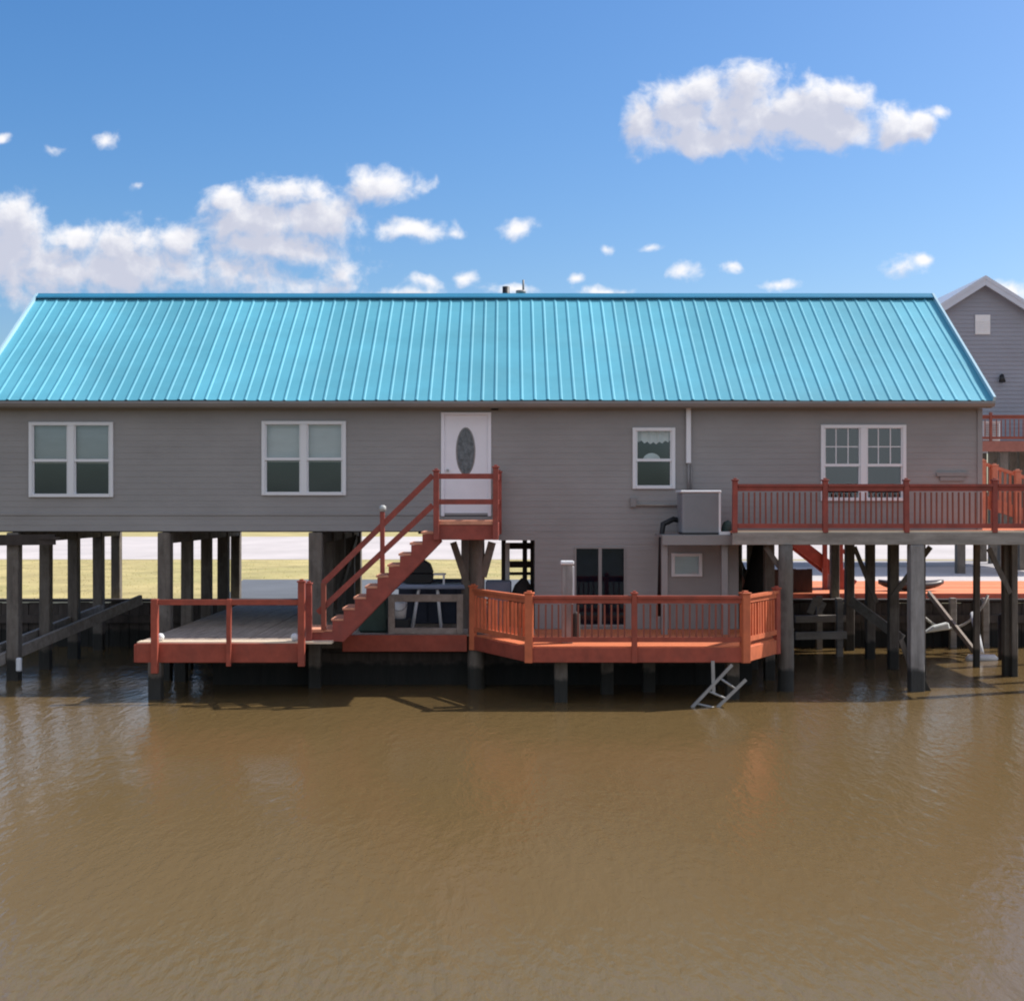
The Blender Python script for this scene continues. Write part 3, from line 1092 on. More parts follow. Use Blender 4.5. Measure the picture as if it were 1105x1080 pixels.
for (x, y), w, rot in ((A, 0.13, 0.4), (B, 0.14, 0.2), ((B[0] + f * (C[0] - B[0]), RYF), 0.10, 0), (C, 0.15, -0.32), (E, 0.11, -0.6)):
    rail_post(rd, x, y, DK - 0.30, DK + H + 0.03, w, rot=rot, m='litred' if w > 0.12 else 'red')
for px, yy in ((605, -3.0), (700, -1.6), (790, -2.6), (655, -1.9)):
    pile(X(px, yy), yy, -0.7, DK - 0.06, 0.24, rd)

# ------------------------------------------------------------------ things on the lower decks
# weathered post with white cap
y = -2.9
x0 = X(612, y)
t = thing('dock_pedestal', 'grey weathered post with a white cap behind the front railing', 'post', (x0, y, DK))
MB().beam((x0, y, DK), (x0, y, Z(609, y)), 0.20, 0.22, up=(0, 1, 0)).build('post', 'greypile', t, bevel=0.01)
MB().beam((x0, y, Z(609, y)), (x0, y, Z(605, y)), 0.25, 0.27, up=(0, 1, 0)).build('cap', 'actop', t, bevel=0.015)
MB().box(x0 + 0.102, x0 + 0.13, y - 0.09, y + 0.09, DK + 0.75, Z(611, y)).build('sunlit_side', 'white', t)  # white plate paints the sunlit right side of the post
y = -2.7
x0 = X(622, y)
b = MB()
b.tube([(x0, y, DK), (x0, y, DK + 0.1), (x0, y, DK + 0.52), (x0 + 0.02, y, DK + 0.56)], [0.10, 0.075, 0.07, 0.02], 12)
tag(b.build('bollard', 'blackwood', loc=(x0, y, DK)), 'short dark stub beside the white capped post on the deck', 'bollard')

# weathered frame panel standing at the deck edge
y = -1.1
x0, x1, z0, z1 = X(419, y), X(500, y), Z(692, y), Z(641, y)
t = thing('frame_panel', 'weathered grey timber frame standing on the deck edge under the stairs', 'frame', ((x0 + x1) / 2, y, DK))
b = MB()
b.box(x0, x0 + 0.13, y - 0.05, y + 0.05, DK + 0.001, z1)
b.box(x1 - 0.13, x1, y - 0.05, y + 0.05, DK + 0.001, z1)
b.box(x0 + 0.13, x1 - 0.13, y - 0.045, y + 0.045, z1 - 0.15, z1 - 0.003)
b.box(x0 + 0.13, x1 - 0.13, y - 0.045, y + 0.045, DK + 0.003, DK + 0.12)
b.build('frame', 'frame', t, bevel=0.008)
# table with blue grey top and white legs behind it
y = 0.1
x0, x1 = X(446, y), X(504, y)
zt = Z(630, y)
t = thing('work_table', 'blue grey topped table with white splayed legs behind the timber frame', 'table', ((x0 + x1) / 2, y, DK))
MB().box(x0 - 0.45, x1, y - 0.35, y + 0.45, zt - 0.09, zt).build('table_top', 'bluegrey', t, bevel=0.02)
for pa, pb in (((452, 640), (445, 690)), ((472, 640), (476, 690))):
    for dy in (-0.25, 0.35):
        a, c = at(*pa, y + dy), at(*pb, y + dy)
        a.z = zt - 0.09
        c.z = DK
        MB().tube([a, c], 0.032, 10).build('leg', 'white', t)
# grill on the table
y = 0.1
gx = X(455, y)
t = thing('grill', 'black lidded barbecue grill standing on the blue grey table', 'grill', (gx, y, zt))
b = MB()
b.slab_xz([(gx - 0.34, zt + 0.02), (gx + 0.22, zt + 0.02), (gx + 0.25, zt + 0.22), (gx - 0.37, zt + 0.22)], y - 0.22, y + 0.22)
b.build('fire_box', 'black', t, bevel=0.015)
b = MB()
b.slab_xz([(gx - 0.37, zt + 0.225), (gx + 0.25, zt + 0.225), (gx + 0.18, zt + 0.42), (gx + 0.05, zt + 0.50), (gx - 0.16, zt + 0.50), (gx - 0.30, zt + 0.42)], y - 0.23, y + 0.23)
b.build('lid', 'black', t, bevel=0.02)
b = MB()
b.box(gx + 0.255, gx + 0.50, y - 0.2, y + 0.2, zt + 0.19, zt + 0.22)
b.box(gx + 0.45, gx + 0.49, y - 0.19, y - 0.15, zt + 0.0, zt + 0.19)
b.build('side_shelf', 'white', t)
# bucket and bin
y = -0.7
bx = X(431, y)
t = thing('bucket', 'white plastic bucket on a dark box inside the timber frame', 'bucket', (bx, y, DK + 0.28))
MB().tube([(bx, y, DK + 0.28), (bx, y, DK + 0.60)], [0.13, 0.16], 16).build('pail', 'white', t)
b = MB()
b.tube([(bx - 0.16 * math.cos(a), y - 0.16, DK + 0.58 - 0.14 * math.sin(a)) for a in [math.pi * i / 8 for i in range(9)]], 0.008, 6)
b.build('bail', 'alu', t)
tag(MB().box(bx - 0.24, bx + 0.22, y - 0.2, y + 0.2, DK + 0.001, DK + 0.28).build('storage_box', 'black', bevel=0.02, loc=(bx, y, DK)), 'low black storage box under the white bucket', 'box')
y = -0.6
x0, x1 = X(388, y), X(420, y)
b = MB()
b.slab_xz([(x0, DK), (x1 + 0.02, DK), (x1 - 0.04, DK + 0.72), (x1 - 0.22, DK + 0.98), (x0 + 0.28, DK + 0.93), (x0 + 0.04, DK + 0.6)], y - 0.3, y + 0.4)
tag(b.build('covered_bin', 'tarp', bevel=0.05, loc=((x0 + x1) / 2, y, DK)), 'dark green tarp covered bin beneath the stair flight', 'bin')
y = 1.2
x0, x1 = X(430, y), X(508, y)
b = MB()
b.box(x0, x1, y, y + 0.6, DK + 0.001, DK + 0.95)
for k in range(1, 5):
    xx = x0 + (x1 - x0) * k / 5
    b.box(xx - 0.012, xx + 0.012, y - 0.012, y - 0.001, DK + 0.05, DK + 0.9)
tag(b.build('chest', 'navy', bevel=0.02, loc=((x0 + x1) / 2, y, DK)), 'long dark navy chest behind the white legged table', 'chest')

# dark shelf unit seen through the opening beside the lower room
y = 1.3
x0, x1 = X(541, y), X(577, y)
t = thing('shelf_rack', 'dark timber rack in the open bay left of the lower room', 'rack', ((x0 + x1) / 2, y, DK))
for xx in (x0, X(561.5, y) + 0.05, x1 - 0.09):
    MB().box(xx, xx + 0.10, y, y + 0.4, DK + 0.001, ZB - 0.03).build('upright', 'blackwood', t)
for k, py in enumerate((590, 610, 618, 640)):
    zz = Z(py, y)
    MB().box(x0 + 0.10, x1 - 0.09, y + 0.01, y + 0.39, zz - 0.05, zz + (0.08 if k in (0, 1) else 0.0)).build('shelf', 'blackwood', t)
tag(MB().box(X(545.2, y), X(550, y), y - 0.08, y - 0.01, DK, ZB - 0.28).build('white_board', 'white', loc=(X(547, y), y - 0.04, DK)), 'narrow white upright board leaning in the open bay', 'board')
y = 0.7
b = MB()
b.box(X(524, y), X(552, y), y, y + 0.5, DK + 0.6, Z(627, y))
b.box(X(526, y), X(550, y), y + 0.03, y + 0.47, DK, DK + 0.6)
tag(b.build('cooler', 'bluegrey', bevel=0.03, loc=(X(538, y), y, DK)), 'blue grey cooler chest in the open bay under the landing', 'cooler')
b = MB()
y = 0.5
bx = X(563, y)
b.tube([(bx, y, DK), (bx, y, DK + 0.55), (bx + 0.03, y, Z(632, y)), (bx + 0.05, y, Z(624, y))], [0.26, 0.28, 0.18, 0.06], 14)
tag(b.build('bag', 'blackcloth', loc=(bx, y, DK)), 'bulging black bag standing beside the blue grey cooler', 'bag')

# air conditioner on its shelf
y0, y1 = -1.35, -0.12
sx0, sx1 = X(714, y0), X(795, y0)
sz = Z(577, y0)
t = thing('equipment_shelf', 'grey timber wall shelf that carries the air conditioner', 'shelf', ((sx0 + sx1) / 2, -0.6, sz))
b = MB()
b.box(sx0, sx1, y0, y1, sz - 0.05, sz)
b.build('board', 'trimgrey', t)
b = MB()
b.box(sx0 + 0.01, sx1 - 0.01, y0 - 0.04, y0 - 0.002, sz - 0.2, sz - 0.012)
b.build('front_rail', 'trimgrey', t)
for xx in (sx0 + 0.07, X(783, y0)):
    MB().box(xx - 0.06, xx + 0.06, y0 + 0.1, y0 + 0.22, DK + 0.001, sz - 0.052).build('leg', 'trimgrey', t)
MB().box(X(776, y0) + 0.01, sx1 - 0.12, y0 + 0.03, y0 + 0.5, sz + 0.001, sz + 0.06).build('loose_board', 'white', t)
ay0, ay1 = -1.25, -0.45
ax0, ax1 = X(736, ay0), X(777.5, ay0)
az1 = Z(529, ay0)
t = thing('air_conditioner', 'boxy grey air conditioner unit with pale lid on the wall shelf', 'air conditioner', ((ax0 + ax1) / 2, -0.8, sz))
MB().box(ax0, ax1, ay0, ay1, sz + 0.03, az1 - 0.05).build('casing', 'acgrey', t, bevel=0.02)
MB().box(ax0 - 0.03, ax1 + 0.015, ay0 - 0.02, ay1 + 0.02, az1 - 0.05, az1).build('lid', 'actop', t, bevel=0.015)  # sunlight on the top is put into the pale lid colour
b = MB()
for k in range(17):
    zz = sz + 0.10 + k * 0.042
    b.box(ax0 + 0.06, ax1 - 0.06, ay0 - 0.008, ay0 + 0.001, zz, zz + 0.022)
b.build('grille', 'acgrey', t)
b = MB()
b.box(ax1 - 0.035, ax1 + 0.006, ay0 - 0.006, ay0 + 0.03, sz + 0.03, az1 - 0.05)
b.build('sunlit_corner', 'actop', t)  # pale strip paints the sun on the casing's right corner
b = MB()
b.box(ax0 + 0.03, ax1 - 0.03, ay0 + 0.03, ay1 - 0.03, sz + 0.001, sz + 0.03)
b.build('foot', 'black', t)
b = MB()
c = at(722, 573, -0.7)
b.tube([(c.x + 0.35, -0.5, sz + 0.25), (c.x + 0.1, -0.6, sz + 0.3), (c.x - 0.12, -0.7, sz + 0.2), (c.x - 0.16, -0.7, sz - 0.1), (c.x - 0.16, -0.3, DK + 0.3)], [0.05, 0.06, 0.06, 0.05, 0.045], 10)
tag(b.build('insulated_pipe', 'black', loc=(c.x, -0.7, sz)), 'black insulated pipe curling down left of the air conditioner', 'pipe')
c = at(785, 566, -1.1)
b = MB()
b.tube([(c.x, -1.05, sz + 0.0), (c.x, -1.05, sz + 0.1), (c.x + 0.02, -1.05, sz + 0.22), (c.x + 0.05, -1.05, sz + 0.27)], [0.09, 0.12, 0.10, 0.03], 10)
tag(b.build('hose_coil', 'tarp', loc=(c.x, -1.05, sz)), 'small dark bundle on the shelf right of the air conditioner', 'bundle')

# aluminium ladder hanging tilted below the deck
y = -3.65
t = thing('ladder', 'tilted aluminium ladder dipping into the water below the deck', 'ladder', at(770, 740, y))
for pa, pb in (((742, 768), (790, 717)), ((766, 771), (805, 733))):
    MB().beam(at(*pa, y), at(*pb, y), 0.05, 0.055).build('rail', 'alu', t)
for f in (0.18, 0.45, 0.72):
    a = at(742 + 48 * f, 768 - 51 * f, y)
    c = at(766 + 39 * f, 771 - 38 * f, y)
    MB().tube([a, c], 0.022, 8).build('rung', 'alu', t)
MB().beam(at(769, 713, y + 0.02), at(770, 748, y + 0.02), 0.06, 0.06, up=(0, 1, 0)).build('bracket', 'alu', t)

# ------------------------------------------------------------------ upper deck on the right
UY = -1.6
UZ = Z(573.5, UY)
ux0, ux1 = X(791, UY), 10.45
ud = thing('upper_deck', 'raised deck with red baluster railing along the right end of the house', 'deck', (8.5, -0.8, UZ))
bb = MB()
y = UY + 0.02
while y < -0.06:
    bb.box(ux0 + 0.0, ux1, y, y + 0.132, UZ - 0.035, UZ + wob(0.002))
    y += 0.14
y = -0.02
while y < 6.2:  # side deck added to shade the water under the house
    bb.box(HX1 + 0.012, 12.6, y, y + 0.132, UZ - 0.035, UZ + wob(0.002))
    y += 0.14
bb.build('floor', 'redwood', ud)
for yy in (0.4, 3.1, 5.8):  # beams and piles of the added side deck
    MB().box(HX1 + 0.012, 12.6, yy, yy + 0.09, UZ - 0.24, UZ - 0.037).build('cross_beam', 'beam', ud)
    pile(12.45, yy + 0.045, -0.7, UZ - 0.241, 0.16, ud)
b = MB()
b.box(ux0 - 0.02, ux1, UY - 0.05, UY + 0.015, UZ - 0.26, UZ - 0.022)
b.build('front_beam', 'beam', ud, bevel=0.008)
b = MB()
b.box(ux0, ux1, UY - 0.03, UY + 0.017, UZ - 0.020, UZ + 0.018)
b.build('sunlit_edge_board', 'sunboard', ud)  # sunlit edge line painted as a pale board
b = MB()
b.box(LX1 + 0.1, ux1, -0.30, -0.14, UZ - 0.30, UZ - 0.04)
xx = ux0 + 0.3
while xx < ux1:
    b.box(xx, xx + 0.045, UY + 0.02, -0.31, UZ - 0.22, UZ - 0.037)
    xx += 0.6
b.build('joist', 'beam', ud)
ps = [X(px, UY) for px in (793, 890, 977.5, 1073, 1119)]
fr = [(p - ps[0]) / (ps[-1] - ps[0]) for p in ps]
rail_run(ud, (ps[0], UY - 0.02), (ps[-1], UY - 0.02), UZ, 0.93, fr, m='stairred', spacing=0.107, balw=0.028, low=0.11)
for k, p in enumerate(ps):
    rail_post(ud, p, UY - 0.02, UZ - 0.02, UZ + 0.99, 0.10, m='stairred')
for px, yy, w, sq in ((848, UY + 0.05, 0.31, False), (988, UY + 0.05, 0.27, True), (1121, UY + 0.05, 0.25, True), (1087, 0.9, 0.20, True),
                      (1094, 0.7, 0.13, True), (1054, 2.5, 0.13, True)):
    pile(X(px, yy), yy, -0.7, UZ - 0.265 if yy < -1 else UZ - 0.23, w, ud, square=sq, m='greypile' if px == 988 else 'wood')
for pa, pb, yy, w in (((826, 590), (847, 620), -1.4, 0.10), ((1004, 590), (962, 645), 1.0, 0.11), ((922, 590), (946, 650), 1.6, 0.09),
                      ((1067, 592), (1090, 640), 0.4, 0.10), ((972, 690), (986, 728), -1.3, 0.10), ((990, 725), (1008, 757), -1.5, 0.10)):
    MB().beam(at(*pa, yy), at(*pb, yy), 0.06, w).build('brace', 'wood', ud)

# side stair rising behind the upper deck, sunlit
y = 4.4
t = thing('side_stair', 'sunlit orange stair with balusters behind the upper deck', 'staircase', (13.5, y, UZ))
pa, pb = at(1052, 497, y), at(1150, 530, y)
b = MB()
b.beam(pa, pb, 0.12, 0.07)
r = b.build('railing', 'sunwood', t)
MB().beam(pa + Vector((0, 0, -0.9)), pb + Vector((0, 0, -0.9)), 0.06, 0.28).build('stringer', 'sunwood', t)
for k in range(1, 18):
    c = pa.lerp(pb, k / 18)
    MB().box(c.x - 0.024, c.x + 0.024, y - 0.02, y + 0.02, c.z - 0.80, c.z - 0.03).build('baluster', 'sunwood', r)
for px, top in ((1060, 498), (1073, 503), (1098, 509)):
    rail_post(t, X(px, y - 0.1), y - 0.1, UZ + 0.0, Z(top, y), 0.13, m='sunwood')
for k in range(9):
    f = (k + 0.5) / 9
    c = pa.lerp(pb, f) + Vector((0, 0, -0.86))
    MB().box(c.x - 0.14, c.x + 0.14, y + 0.05, y + 1.1, c.z - 0.04, c.z).build('tread', 'sunwood', t)

# ------------------------------------------------------------------ far dock, red stair and clutter under the right end
DZ = 1.32
t = thing('rear_dock', 'wide sunlit orange plank dock along the bank behind the house', 'dock', (12, 10, 0))
b = MB()
y = 7.7
while y < 13.6:
    b.box(5.2, 26, y, y + 0.19, DZ - 0.04, DZ + wob(0.004))
    y += 0.2
b.build('floor', 'orangepaint', t)
MB().box(5.2, 26, 7.62, 7.69, DZ - 0.24, DZ - 0.01).build('rim_board', 'red', t)
for px in (905, 1028, 1063, 1120):
    xx = X(px, 6.7)
    pile(xx, 6.7, -0.6, DZ - 0.05, 0.16, t, m='beam')

sy = 9.4
t = thing('rear_stair', 'red wooden stair dropping to the orange dock behind the piles', 'staircase', (X(912, sy), sy, DZ))
pa, pb = at(846, 574, sy), at(921, 632, sy)
for dy in (0.0, 0.9):
    o = Vector((0, dy, 0))
    MB().beam(pa + o, pb + o, 0.05, 0.32).build('stringer', 'stairred', t)
for k in range(8):
    c = pa.lerp(pb, (k + 0.5) / 8)
    MB().box(c.x - 0.13, c.x + 0.13, sy + 0.03, sy + 0.87, c.z, c.z + 0.04).build('tread', 'stairred', t)
for px in (890, 907):
    rail_post(t, X(px, sy - 0.06), sy - 0.06, DZ, DZ + 1.5, 0.12, cap=False, m='stairred')
b = MB()
b.beam(at(870, 563, sy - 0.05), at(913, 597, sy - 0.05), 0.05, 0.1)
b.build('handrail', 'stairred', t)
b = MB()
b.box(X(900, sy) - 0.05, X(917, sy), sy - 0.02, sy + 0.8, DZ + 0.002, DZ + 0.55)
b.build('closed_riser', 'stairred', t)

# kayak on the dock
ky = 8.8
kx0, kx1 = X(948, ky), X(1018, ky)
b = MB()
prev = None
n = 14
rings = []
for i in range(n + 1):
    f = i / n
    xx = kx0 + (kx1 - kx0) * f
    w = 0.34 * (math.sin(math.pi * min(1, max(0, f * 0.98 + 0.01)))) ** 0.6 + 0.01
    sheer = 0.10 * abs(2 * f - 1) ** 3
    ring = []
    for a in range(10):
        an = 2 * math.pi * a / 10
        ring.append(b.bm.verts.new((xx, ky + w * math.cos(an), DZ + 0.15 + sheer + 0.14 * math.sin(an) * (0.35 + 0.65 * w / 0.35))))
    rings.append(ring)
for ra, rb in zip(rings, rings[1:]):
    for k in range(10):
        b.bm.faces.new((ra[k], ra[(k + 1) % 10], rb[(k + 1) % 10], rb[k])).smooth = True
b.bm.faces.new(rings[0][::-1])
b.bm.faces.new(rings[-1])
kay = b.build('kayak', 'boat', loc=((kx0 + kx1) / 2, ky, DZ))
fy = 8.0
t = thing('shaded_dock_fence', 'low dark brown fence added in place of the shaded left end of the dock', 'fence', (6.5, fy, LAND))  # added boards, dark in place of the dock end in shade
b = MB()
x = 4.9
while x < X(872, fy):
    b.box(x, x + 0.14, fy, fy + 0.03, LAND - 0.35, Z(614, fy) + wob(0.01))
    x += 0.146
b.build('boards', 'dockshade', t)
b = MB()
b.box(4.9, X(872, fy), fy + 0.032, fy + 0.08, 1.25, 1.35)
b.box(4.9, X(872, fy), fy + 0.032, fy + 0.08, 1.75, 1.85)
b.build('rail', 'dockshade', t)
tag(kay, 'dark slim kayak lying on the orange dock behind a pile', 'kayak')

# boat lift in the shade under the house
t = thing('boat_lift', 'pale bunk boards of a boat lift in the shaded slip', 'boat lift', (X(885, 4.5), 4.5, 0))
for py, yy in ((686, 4.0), (668, 6.0)):
    MB().beam(at(858, py, yy), at(913, py - 1, yy), 0.16, 0.17).build('bunk', 'beam', t)
for px, yy in ((906, 4.6), (884, 6.2)):
    c = X(px, yy)
    MB().box(c - 0.07, c + 0.07, yy - 0.07, yy + 0.07, -0.6, 1.35).build('post', 'beam', t)
b = MB()
b.beam(at(874, 662, 5.4), at(881, 645, 5.4), 0.05, 0.16)
b.beam(at(884, 662, 5.4), at(890, 650, 5.4), 0.05, 0.10)
b.build('guide', 'beam', t)

b = MB()
b.beam(at(918, 648, 3.2), at(974, 690, 2.2), 0.06, 0.22)
tag(b.build('slanted_plank', 'beam'), 'wide grey plank slanting down between the piles under the upper deck', 'plank')
b = MB()
b.beam(at(1002, 640, 6.6), at(1058, 711, 4.0), 0.07, 0.13)
tag(b.build('leaning_timber', 'frame'), 'long pale timber leaning from the dock into the muddy water', 'timber')
b = MB()
b.tube([at(1050, 662, 5.8), at(1054, 682, 5.2), at(1059, 706, 4.4)], 0.07, 10)
tag(b.build('white_pipe', 'white'), 'white plastic pipe hanging into the water below the dock', 'pipe')
b = MB()
pts = []
for i in range(17):
    f = i / 16
    px = 982 + (1066 - 982) * f
    py = 642 + 36 * (1 - (2 * f - 1) ** 2) ** 0.8
    pts.append(at(px, py, 6.5))
b.tube(pts, 0.035, 8)
tag(b.build('rope', 'rope'), 'pale rope sagging in a loop below the orange dock', 'rope')
b = MB()
p0 = at(1010, 676, 6.3)
b.slab_xz([(p0.x - 0.36, p0.z - 0.16), (p0.x - 0.1, p0.z + 0.02), (p0.x + 0.28, p0.z + 0.12), (p0.x + 0.33, p0.z - 0.06), (p0.x + 0.05, p0.z - 0.1)], 6.15, 6.35)
tag(b.build('cloth_bundle', 'curtain', bevel=0.03), 'crumpled white cloth caught on the sagging rope', 'cloth')
b = MB()
p0 = at(1069, 712, 3.2)
b.tube([(p0.x - 0.38, 3.8, 0.03), (p0.x - 0.30, 3.8, 0.05), (p0.x + 0.30, 3.8, 0.05), (p0.x + 0.38, 3.8, 0.03)], [0.03, 0.09, 0.09, 0.03], 10)
tag(b.build('float', 'white'), 'white cylindrical float lying on the muddy water', 'float')
b = MB()
c = at(1085, 665, 4.0)
b.tube([(c.x, 4.0, -0.5), (c.x, 4.0, Z(665, 4.0))], 0.17, 14)
b.tube([(c.x, 4.0, Z(665, 4.0)), (c.x, 4.0, Z(662, 4.0))], [0.17, 0.12], 14)
tag(b.build('mooring_pile', 'blackwood'), 'short black mooring stump in the water below the orange dock', 'mooring pile')
b = MB()
c = at(1083, 640, 4.1)
b.tube([(c.x, 4.1, Z(661.5, 4.1)), (c.x + 0.02, 4.1, Z(622, 4.1))], 0.045, 10)
tag(b.build('stand_pipe', 'white'), 'thin white pipe standing on the black mooring stump', 'pipe')

# black draped stack right of the lower room
y = 2.0
c = X(818, y)
b = MB()
b.tube([(c, y, DK - 0.1), (c, y, DK + 0.7), (c + 0.05, y, DK + 1.3), (c + 0.08, y, DK + 1.75), (c + 0.10, y, DK + 1.85)], [0.38, 0.34, 0.24, 0.16, 0.05], 14)
tag(b.build('draped_umbrella', 'blackcloth', loc=(c, y, DK)), 'tall furled black patio umbrella right of the lower room', 'umbrella')
b = MB()
b.box(5.0, 6.2, 1.2, 3.0, DK - 0.14, DK - 0.1)
b.build('side_floor', 'greydeck', rd)

# fallen gangway at the left
y = -0.35
t = thing('gangway', 'sloping weathered gangway timbers at the far left piles', 'gangway', at(40, 700, y))
for (pa, pb, yy) in (((-10, 716), (152, 647), 1.2), ((-14, 706), (110, 657), 2.0)):
    MB().beam(at(*pa, -0.35), at(*pb, 5.5 if yy < 2 else 6.0), 0.10, 0.24).build('timber', 'beam', t, bevel=0.01)
b = MB()
c = at(20, 717, -0.1)
b.box(c.x - 0.05, c.x + 0.06, -0.13, -0.04, c.z - 0.14, c.z + 0.14)
tag(b.build('mooring_cleat', 'white', bevel=0.02), 'white cleat fixed to the leftmost front pile', 'cleat')

# ------------------------------------------------------------------ neighbouring house
NY = 24.0
apx, apz = X(1060, NY), Z(306, NY)
hw = 5.6
sl = 0.63
nb = thing('neighbour_house', 'tall blue grey gabled house on piles behind the right end', 'house', (apx, NY + 6, 0))
fz = Z(480, NY)
b = MB()


def nfn(z):
    e = apz - hw * sl
    h = hw if z <= e else max(0.0, (apz - z) / sl)
    return (-h, h)


z = fz
while z < apz - 0.02:
    zn = min(z + 0.16, apz - 0.005)
    (l0, r0), (l1, r1) = nfn(z), nfn(zn)
    b.quad((apx + l0, NY - 0.02, z), (apx + r0, NY - 0.02, z), (apx + r1, NY, zn), (apx + l1, NY, zn))
    b.quad((apx + l0, NY, z), (apx + r0, NY, z), (apx + r0, NY - 0.02, z), (apx + l0, NY - 0.02, z))
    z = zn
ez = apz - hw * sl
for sx in (-hw, hw):
    b.quad((apx + sx, NY, fz), (apx + sx, NY + 9, fz), (apx + sx, NY + 9, ez), (apx + sx, NY, ez))
b.quad((apx - hw, NY + 9, fz), (apx + hw, NY + 9, fz), (apx + hw, NY + 9, ez), (apx - hw, NY + 9, ez))
b.quad((apx - hw, NY, fz), (apx + hw, NY, fz), (apx + hw, NY + 9, fz), (apx - hw, NY + 9, fz))
b.build('wall', 'nsiding', nb)
b = MB()
for sg in (-1, 1):
    pts = [(apx, apz + 0.25), (apx + sg * (hw + 0.4), apz + 0.25 - (hw + 0.4) * sl), (apx + sg * (hw + 0.4), apz + 0.10 - (hw + 0.4) * sl), (apx, apz + 0.10)]
    b.slab_xz(pts, NY - 0.4, NY + 9.3)
b.build('roof', 'nroof', nb)
b = MB()
for sg in (-1, 1):
    pts = [(apx + sg * 0.002, apz + 0.10), (apx + sg * (hw + 0.38), apz + 0.10 - (hw + 0.38) * sl), (apx + sg * (hw + 0.38), apz - 0.12 - (hw + 0.38) * sl), (apx + sg * 0.002, apz - 0.12)]
    b.slab_xz(pts, NY - 0.38, NY - 0.33)
b.build('rake_board', 'nroof', nb)
b = MB()
b.box(X(1052, NY), X(1068, NY), NY - 0.06, NY - 0.005, Z(361, NY), Z(340, NY))
gv = b.build('gable_vent', 'white', nb)
b = MB()
for k in range(6):
    zz = Z(361, NY) + 0.05 + k * 0.085
    b.box(X(1052, NY) + 0.04, X(1068, NY) - 0.04, NY - 0.075, NY - 0.061, zz, zz + 0.05)
b.build('louvre', 'white', gv)
b = MB()
c = at(1081, 408, NY - 0.15)
b.tube([(c.x, NY - 0.03, c.z + 0.05), (c.x, NY - 0.15, c.z + 0.1), (c.x, NY - 0.2, c.z - 0.15)], [0.05, 0.08, 0.13], 10)
b.build('wall_lamp', 'black', nb)
PY = 21.4
pz = Z(476, PY)
b = MB()
b.box(X(1030, PY), apx + hw, PY, NY - 0.03, pz - 0.06, pz)
b.build('porch_floor', 'greydeck', nb)
b = MB()
b.box(X(1030, PY), apx + hw, PY - 0.05, PY - 0.001, pz - 0.38, pz - 0.0)
b.build('porch_rim', 'fencered', nb)
rx0 = X(1030, PY)
rail_run(nb, (rx0, PY + 0.05), (apx + hw - 0.1, PY + 0.05), pz, 0.95, [0, 0.18, 0.50, 1.0], m='rail_dark', spacing=0.16, balw=0.03)
for f in (0, 0.18, 0.50, 1.0):
    rail_post(nb, rx0 + f * (apx + hw - 0.1 - rx0), PY + 0.05, pz, pz + 1.0, 0.09, m='rail_dark')
for px, yy in ((1036, PY + 0.2), (1082, PY + 0.2), (1092, NY + 2), (1103, NY + 0.2), (1071, NY + 6), (1130, PY + 0.2), (1060, NY + 8)):
    xx = X(px, yy)
    b = MB()
    b.box(xx - 0.15, xx + 0.15, yy - 0.15, yy + 0.15, LAND, fz - 0.02 if yy > NY - 0.1 else pz - 0.07)
    b.build('pile', 'wood', nb)
c0, c1 = X(1057, PY + 0.9), X(1075, PY + 0.9)
t = thing('neighbour_air_conditioner', 'pale boxy air conditioner on the porch of the house behind', 'air conditioner', ((c0 + c1) / 2, PY + 0.9, pz))
MB().box(c0, c1, PY + 0.5, PY + 1.1, pz + 0.03, pz + 0.72).build('casing', 'actop', t, bevel=0.02)
MB().box(c0 - 0.015, c1 + 0.015, PY + 0.48, PY + 1.12, pz + 0.72, pz + 0.76).build('lid', 'white', t)
MB().box(c0 + 0.04, c1 - 0.04, PY + 0.54, PY + 1.06, pz + 0.001, pz + 0.03).build('foot', 'black', t)
b = MB()
for k in range(9):
    b.box(c0 + 0.05, c1 - 0.05, PY + 0.490, PY + 0.499, pz + 0.1 + k * 0.065, pz + 0.13 + k * 0.065)
b.build('grille', 'acgrey', t)

# ------------------------------------------------------------------ world: clear sky with cumulus
SUN = Vector((5.2, 2.0, 5.8)).normalized()
elev = math.asin(SUN.z)
azim = math.atan2(SUN.x, SUN.y)
W = bpy.data.worlds.new('World')
SC.world = W
W.use_nodes = True
nt = W.node_tree
nt.nodes.clear()
L = nt.links.new
out = N(nt, 'ShaderNodeOutputWorld')
bg = N(nt, 'ShaderNodeBackground', Strength=0.115)
sky = N(nt, 'ShaderNodeTexSky', sky_type='NISHITA')
sky.sun_disc = False
sky.sun_elevation = elev
sky.sun_rotation = azim
sky.altitude = 0
sky.air_density = 1.0
sky.dust_density = 1.5
sky.ozone_density = 4.0
tc = N(nt, 'ShaderNodeTexCoord')
sep = N(nt, 'ShaderNodeSeparateXYZ')
L(tc.outputs['Generated'], sep.inputs[0])


def math_(op, a, b=None, c=None, clamp=False):
    n = N(nt, 'ShaderNodeMath', operation=op)
    n.use_clamp = clamp
    for i, v in enumerate((a, b, c)):
        if v is None:
            continue
        if isinstance(v, (int, float)):
            n.inputs[i].default_value = v
        else:
            L(v, n.inputs[i])
    return n.outputs[0]


yc = math_('MAXIMUM', math_('ABSOLUTE', sep.outputs['Y']), 0.02)
u = math_('DIVIDE', sep.outputs['X'], yc)
v = math_('DIVIDE', sep.outputs['Z'], yc)
front = math_('GREATER_THAN', sep.outputs['Y'], 0.0)
cmb = N(nt, 'ShaderNodeCombineXYZ')
L(u, cmb.inputs[0])
L(v, cmb.inputs[1])
